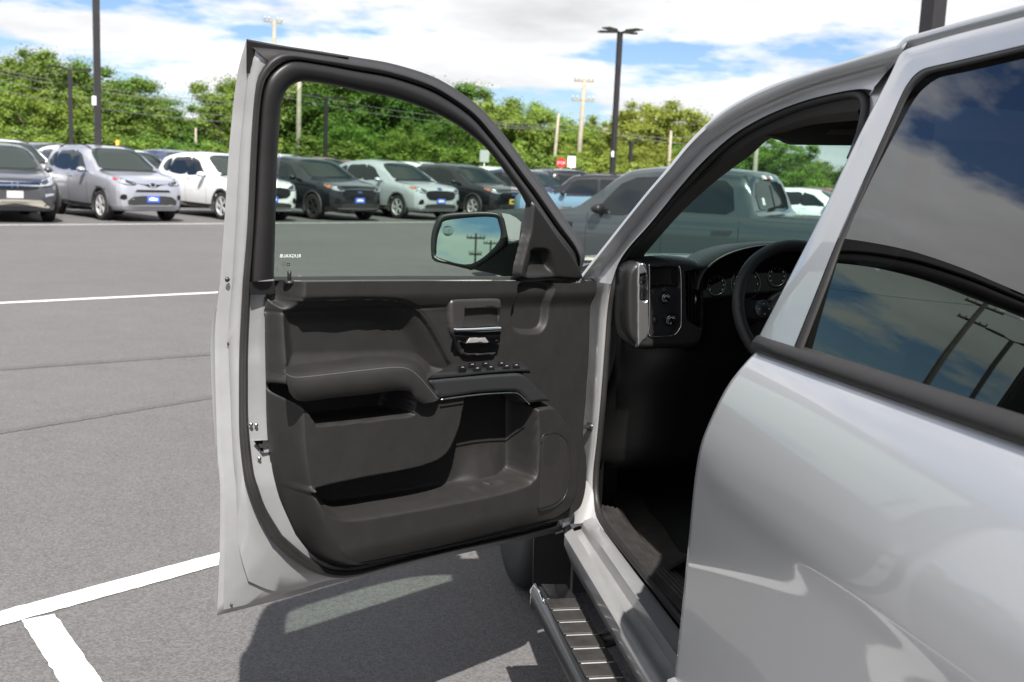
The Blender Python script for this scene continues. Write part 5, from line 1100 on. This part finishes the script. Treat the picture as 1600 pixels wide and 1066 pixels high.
# poles behind the photographer, seen only in the mirror and the rear window
util_pole('dark utility pole with two crossarms reflected in the door mirror', 0, 0, 0, r=.10, arms=((.35, 1.3), (1.5, .9)), mat=M_DWOOD, pos=(5.05, -69.8, 0), H=13.3, yaw=.1)
util_pole('smaller dark utility pole behind it in the door mirror', 0, 0, 0, r=.11, arms=((.3, 1.3),), mat=M_DWOOD, pos=(7.8, -89.7, 0), H=16.0, yaw=.1)
util_pole('leaning dark utility pole reflected in the rear door window', 0, 0, 0, r=.16, arms=((.4, 1.6), (1.4, 1.2)), mat=M_DWOOD, pos=(-30.1, 33.4, 0), H=11.0, yaw=.9)
lp = lamp_post('dark lamp post reflected low in the rear door window', 0, 30, 8.6, .16, heads=2); lp.location = (-27.8, 28.8, 0)
def wire(label, a, b_, sag=.4, r=.013):
    a, b_ = np.array(a), np.array(b_); pts = [a+(b_-a)*t-np.array([0, 0, sag*4*t*(1-t)]) for t in np.linspace(0, 1, 25)]
    tag(tube('power_line', pts, r, M_WIRE, n=5), label, 'wire', 'overhead wires')
def W3(px, py, D): d = pray(px, py); return EYE+d*D/np.hypot(d[0], d[1])
for (x0, y0, x1, y1, D0, D1, lb) in ((-60, 96, 430, 160, 50, 60, 'uppermost wire across the left trees'), (-60, 102, 430, 166, 50, 60, 'second wire from the top across the left trees'), (-60, 112, 430, 184, 50, 60, 'third wire from the top across the left trees'), (-60, 128, 430, 192, 50, 60, 'lowest wire across the left trees'),
        (426, 138, 902, 196, 56, 62, 'upper wire crossing the door window'), (426, 148, 902, 204, 56, 62, 'lower wire crossing the door window'), (902, 196, 1180, 226, 62, 62, 'wire from the pole with two crossarms to the right'), (902, 186, 1085, 214, 62, 64, 'second wire running right of the pole with two crossarms'), (720, 180, 902, 192, 60, 62, 'wire above the trees between door frame and pole')):
    wire(lb, W3(x0, y0, D0), W3(x1, y1, D1))
wire('wire between poles behind the photographer, reflected in the rear window', (-30.1, 33.4, 10.6), (-42, -2, 10.2)); wire('second wire behind the photographer', (-30.1, 33.4, 10.6), (-36, 62, 9.5), .5)
def sign(label, px, py, D, poly, mat, text=None, edge=None, tcol=None, size=.2):
    P = W3(px, py, D); x, y = P[0], P[1]; z = gz(x, y); r = empty('road_sign', (x, y, z)); tag(r, label, 'sign'); H = P[2]-z
    yaw = math.atan2(-x, y)*0; tube('sign_post', [(0, .03, 0), (0, .03, H)], .03, M_STEEL, r, n=8)
    q = [(a_, 0, H+b_) for a_, b_ in poly]; n = len(q)
    mk('sign_panel', q+[(a_, .012, c_) for a_, _, c_ in q], [tuple(range(n))[::-1], tuple(range(n, 2*n))]+[(i, (i+1) % n, n+(i+1) % n, n+i) for i in range(n)], mat, r, False)
    if text: text_mesh('sign_text', text, size, np.array([-size*.31*len(text), -.004, H-size*.35]), np.array([1.0, 0, 0]), np.array([0, 0, 1.0]), tcol or M_WHITE, r)
    return r
octo = lambda r_: [(r_*math.cos(math.pi/8+k*math.pi/4), r_*math.sin(math.pi/8+k*math.pi/4)) for k in range(8)]
sign('red octagonal stop sign near the tall utility pole', 877, 254.5, 55, octo(.26), pm('sign_red', (.50, .02, .03), .4), 'STOP', size=.17)
sign('white sign beside the red stop sign', 893, 253, 55, [(-.20, -.28), (.20, -.28), (.20, .28), (-.20, .28)], M_WHITE)
sign('pale square sign behind the black crossover in the door window', 757, 244, 52, [(-.22, -.28), (.22, -.28), (.22, .28), (-.22, .28)], M_GREYP)
mp_ = far_at(184, 33); tag(tube('marker_flag', [(mp_[0], mp_[1], 0), (mp_[0], mp_[1], 1.9)], .045, pm('orange_plastic', (.75, .33, .04), .5), n=8), 'orange marker standing behind the silver crossover', 'marker')

# ------------------------------------------------------------------ trees
def leaf_mat(name, base, var=.35):
    m = bpy.data.materials.new(name); m.use_nodes = True; nt = m.node_tree; N = nt.nodes; L = nt.links; N.clear(); o = N.new('ShaderNodeOutputMaterial')
    tcn = N.new('ShaderNodeTexCoord'); nz = N.new('ShaderNodeTexNoise'); nz.inputs['Scale'].default_value = .9; nz.inputs['Detail'].default_value = 4; L.new(tcn.outputs['Object'], nz.inputs['Vector'])
    oi = N.new('ShaderNodeObjectInfo'); geo = N.new('ShaderNodeNewGeometry'); ad = N.new('ShaderNodeMath'); ad.operation = 'MULTIPLY_ADD'; L.new(geo.outputs['Random Per Island'], ad.inputs[0]); ad.inputs[1].default_value = .45; L.new(nz.outputs['Fac'], ad.inputs[2])
    r = N.new('ShaderNodeValToRGB'); e = r.color_ramp.elements; e[0].position = .35; e[1].position = .95; e[0].color = (base[0]*(1-var), base[1]*(1-var), base[2]*(1-var), 1); e[1].color = (base[0]*(1+var*1.3), base[1]*(1+var), base[2]*(1+var*.4), 1)
    L.new(ad.outputs[0], r.inputs[0]); hs = N.new('ShaderNodeHueSaturation'); L.new(r.outputs[0], hs.inputs['Color']); mh = N.new('ShaderNodeMapRange'); L.new(oi.outputs['Random'], mh.inputs[0]); mh.inputs[3].default_value = .478; mh.inputs[4].default_value = .522; L.new(mh.outputs[0], hs.inputs['Hue'])
    d = N.new('ShaderNodeBsdfDiffuse'); t = N.new('ShaderNodeBsdfTranslucent'); g = N.new('ShaderNodeBsdfGlossy'); g.inputs['Roughness'].default_value = .4
    L.new(hs.outputs[0], d.inputs[0]); L.new(hs.outputs[0], t.inputs[0]); m1 = N.new('ShaderNodeMixShader'); m1.inputs[0].default_value = .28; L.new(d.outputs[0], m1.inputs[1]); L.new(t.outputs[0], m1.inputs[2])
    m2 = N.new('ShaderNodeMixShader'); m2.inputs[0].default_value = .015; L.new(m1.outputs[0], m2.inputs[1]); L.new(g.outputs[0], m2.inputs[2]); L.new(m2.outputs[0], o.inputs[0]); return m
LM = [leaf_mat('leaves_fresh', (.155, .250, .050)), leaf_mat('leaves_deep', (.105, .185, .040)), leaf_mat('leaves_yellow', (.185, .245, .050)), leaf_mat('leaves_conifer', (.030, .055, .022))]
M_BARK = pm('bark', (.09, .075, .06), .9, bump=(20, .6, .02), var=(6, .4))
def crown_mesh(seed, H, W, nclump, nleaf, ls, low=.12, conifer=False):
    r = np.random.default_rng(seed); C = []
    while len(C) < nclump:
        p = r.uniform(-1, 1, 3); 
        if conifer:
            t = (p[2]+1)/2; R = (1-t)**.8*.9
            if math.hypot(p[0], p[1]) < R: C.append((p[0]*W/2, p[1]*W/2, low*H+t*H*(1-low), .35+.25*(1-t)))
            continue
        q = np.linalg.norm(p)
        if q > 1 or q < .45 and r.random() < .7: continue
        ang = math.atan2(p[1], p[0]); lump = 1+.16*math.sin(ang*3+seed)+.12*math.sin(ang*5+p[2]*4+seed*2)
        zz = low*H+(p[2]+1)/2*H*(1-low)*(1+.06*math.sin(ang*2+seed)); C.append((p[0]*W/2*lump, p[1]*W/2*lump, zz, r.uniform(.55, 1.05)*W*.085))
    P = []; Nn = []; per = nleaf//nclump
    for cx, cy, cz, cr_ in C:
        d = r.normal(size=(per, 3)); d /= np.linalg.norm(d, axis=1)[:, None]; rad = cr_*(.30+.62*np.abs(r.normal(0, 1, per)))
        q = d*rad[:, None]; q[:, 2] *= .8; q[:, 2] -= .12*cr_; P.append(np.array([cx, cy, cz])+q); nn = d+r.normal(0, .45, (per, 3)); nn[:, 2] += .45; Nn.append(nn/np.linalg.norm(nn, axis=1)[:, None])
    P = np.concatenate(P); Nn = np.concatenate(Nn); n = len(P); a_ = np.cross(Nn, r.normal(size=(n, 3))); a_ /= np.linalg.norm(a_, axis=1)[:, None]; b_ = np.cross(Nn, a_)
    s = ls*r.uniform(.6, 1.35, n)[:, None]; V = np.stack([P-a_*s*.9, P-b_*s*.45+Nn*s*.1, P+a_*s*1.0-Nn*s*.15, P+b_*s*.45+Nn*s*.1], 1).reshape(-1, 3)
    me = bpy.data.meshes.new('crown'); me.vertices.add(4*n); me.vertices.foreach_set('co', V.ravel()); me.loops.add(4*n); me.loops.foreach_set('vertex_index', np.arange(4*n)); me.polygons.add(n); me.polygons.foreach_set('loop_start', np.arange(0, 4*n, 4)); me.polygons.foreach_set('loop_total', np.full(n, 4)); me.update(calc_edges=True)
    return me, C
def trunk_mesh(seed, H, W, C):
    r = np.random.default_rng(seed); m = MB()
    def limb(pts, rad, n=7):
        p = np.array(pts); rows_ = []
        for i in range(len(p)):
            t = p[min(i+1, len(p)-1)]-p[max(i-1, 0)]; t /= np.linalg.norm(t); a_ = np.cross(t, [.3, .2, .9] if abs(t[2]) < .9 else [1, 0, 0]); a_ /= np.linalg.norm(a_); b_ = np.cross(t, a_)
            rows_ += [p[i]+rad[i]*(a_*math.cos(2*math.pi*k/n)+b_*math.sin(2*math.pi*k/n)) for k in range(n)]
        m.add(rows_, gridfaces(len(p), n, True))
    top = np.array([r.normal(0, .2), r.normal(0, .2), H*.8]); b0 = H*.022
    limb([(0, 0, -.1), (0, 0, H*.1), top*.4, top*.7, top], [b0*1.4, b0, b0*.85, b0*.5, b0*.15])
    for i in r.choice(len(C), min(16, len(C)), replace=False):
        c_ = np.array(C[i][:3]); t = np.clip(c_[2]/H*.65, .12, .6); st_ = top*t/.8*.8; limb([st_, st_*.5+c_*.5+np.array([0, 0, .1*H*.3]), c_], [b0*.5, b0*.3, b0*.08], 5)
    me = bpy.data.meshes.new('trunk'); me.from_pydata([tuple(v) for v in m.v], [], m.f); me.materials.append(M_BARK); me.polygons.foreach_set('use_smooth', [True]*len(me.polygons)); me.update(); return me
PROTO = []
for sd, H, W, nc, nl, ls, low, con in ((1, 10, 9.5, 170, 52000, .115, .04, 0), (2, 10, 8.5, 150, 46000, .11, .04, 0), (3, 10, 10.5, 190, 56000, .115, .03, 0), (4, 10, 7.5, 130, 40000, .11, .05, 0), (5, 10, 10.0, 180, 52000, .118, .02, 0), (6, 10, 4.2, 90, 16000, .10, .03, 1), (7, 4, 6.0, 90, 24000, .09, .0, 0)):
    cm, C = crown_mesh(sd, H, W, nc, nl, ls, low, con); PROTO.append((cm, trunk_mesh(sd, H, W, C), H))
def tree(px, top_y, D, k, lm, label, wide=1.0, name='tree', cat='tree', group='trees at the back of the lot', pos=None, H=None):
    x, y, z = far_at(px, D) if pos is None else pos; wide = wide*1.22; H = (height_at(px, top_y, D)-z)*1.03 if H is None else H
    cm, tm, h0 = PROTO[k]; s = H/h0; o = empty(name, (x, y, z-.05), random.uniform(0, 6.28)); o.scale = (s*wide, s*wide, s); tag(o, label, cat, group)
    a_ = bpy.data.objects.new('crown', cm); COL.objects.link(a_); a_.parent = o
    if not cm.materials: cm.materials.append(LM[0])
    a_.material_slots[0].link = 'OBJECT'; a_.material_slots[0].material = LM[lm]
    b_ = bpy.data.objects.new('trunk', tm); COL.objects.link(b_); b_.parent = o; return o
for args in (
    (-60, 100, 66, 0, 1, 'leafy tree cut off by the left edge of the picture'), (14, 84, 70, 2, 1, 'tallest tree of the left group behind the grey crossover'), (88, 90, 72, 4, 1, 'tall tree left of the thin far lamp post'), (52, 130, 62, 0, 0, 'fresh green lower tree in front of the left group', 1.0),
    (148, 104, 71, 0, 1, 'tree directly behind the near lamp post'), (196, 128, 70, 4, 1, 'tree just right of the near lamp post'), (240, 156, 70, 1, 1, 'rounded tree near the right end of the left group', 1.15), (276, 180, 72, 3, 0, 'small tree ending the left group beside the sky gap', 1.0),
    (374, 140, 70, 3, 0, 'pale green tree in the gap left of the open door'), (392, 118, 72, 0, 1, 'tree half hidden by the open door frame'),
    (450, 96, 74, 2, 1, 'tall tree at the left edge of the door window'), (520, 116, 73, 4, 1, 'tall tree behind the far lamp post in the door window'), (585, 108, 75, 2, 1, 'tall broad tree in the middle of the door window'), (655, 118, 72, 0, 1, 'tall tree right of the middle of the door window'), (720, 140, 72, 4, 1, 'tree behind the slanted part of the door frame'),
    (545, 190, 60, 0, 0, 'bright lower tree in front in the door window'), (630, 205, 60, 4, 0, 'low bright tree behind the pale silver crossover'), (700, 185, 62, 1, 1, 'darker low tree at the right of the door window'),
    (785, 152, 70, 0, 0, 'tree just right of the open door frame'), (838, 166, 72, 2, 0, 'tree behind the short leaning pole'), (890, 196, 74, 4, 0, 'low tree behind the pole with two crossarms'), (940, 188, 74, 1, 2, 'yellowish tree left behind the tall lamp post'), (990, 168, 72, 3, 2, 'tree just right of the tall lamp post'), (1032, 158, 70, 0, 2, 'tall yellow green tree near the roof pillar'), (915, 222, 62, 4, 0, 'low bushy tree below the pole with two crossarms'), (1000, 225, 64, 2, 2, 'low bushy tree at the foot of the tall lamp post'),
    (1074, 190, 74, 5, 3, 'dark conifer beside the roof pillar', 1.25), (1212, 214, 62, 0, 0, 'tree seen through the windscreen beside the roof pillar'), (1252, 246, 70, 1, 0, 'lower tree in the windscreen right of the taller one', 1.2), (1296, 256, 78, 4, 1, 'far low tree at the right edge of the windscreen', 1.3), (1140, 220, 66, 2, 0, 'tree mostly hidden behind the roof pillar'), (1085, 226, 66, 4, 0, 'low tree below the dark conifer')):
    tree(*args)
for px, ty, D, k, lb in ((-20, 108, 86, 2, 'at the left edge'), (60, 110, 88, 4, 'behind the tallest left tree'), (130, 122, 86, 2, 'behind the near lamp post'), (205, 150, 86, 0, 'right of the near lamp post'), (236, 186, 84, 4, 'at the right end of the left group'), (420, 128, 88, 0, 'hidden by the door frame'), (490, 122, 90, 4, 'left of the far lamp post there'), (560, 126, 90, 0, 'left of the window middle'), (625, 124, 90, 2, 'right of the window middle'), (690, 142, 88, 4, 'at the right of the door window'), (755, 172, 88, 2, 'beside the slanted door frame'), (812, 176, 88, 0, 'left of the short leaning pole'), (868, 196, 88, 4, 'behind the stop sign'), (960, 196, 88, 2, 'behind the tall lamp post'), (1010, 180, 88, 0, 'left of the dark conifer')):
    tree(px, ty+22, D, k, 1, 'dark green tree in the rear row, '+lb, 1.1, group='trees of the rear row')
for i, (px, ty, D, k) in enumerate(((20, 205, 56, 0), (105, 196, 57, 1), (185, 212, 58, 2), (250, 214, 60, 3), (338, 226, 60, 4), (470, 214, 56, 5), (745, 228, 58, 6), (808, 236, 58, 7), (860, 244, 60, 8), (955, 250, 60, 9), (1045, 250, 60, 10))):
    tree(px, ty, D, 6, i % 2 if px < 900 else 2, 'leafy shrub low along the tree line, ' + ('at the far left', 'below the thin far lamp post', 'behind the near lamp post', 'under the right end of the left trees', 'in the gap left of the open door', 'at the left edge of the door window', 'at the right edge of the door window', 'just right of the open door', 'behind the stop sign', 'behind the tall lamp post', 'beside the roof pillar')[i], 1.5, 'shrub', 'shrub', 'shrubs along the tree line')
# trees on the far side of the road behind the photographer: seen only as reflections
for i, (x, y, H, k, l_) in enumerate(((-41, 55.5, 5.5, 1, 1), (-43.5, 54, 6.0, 2, 1), (-46, 52, 7.2, 4, 1), (-49, 48.5, 8.0, 0, 1), (-53, 44, 7.0, 3, 1))):
    tree(0, 0, 0, k, l_, ('nearest', 'second nearest', 'broad middle', 'farthest', 'tallest')[i]+' of the trees reflected in the rear door window', 1.0, group='trees reflected in the rear window', pos=(x, y, 0), H=H)
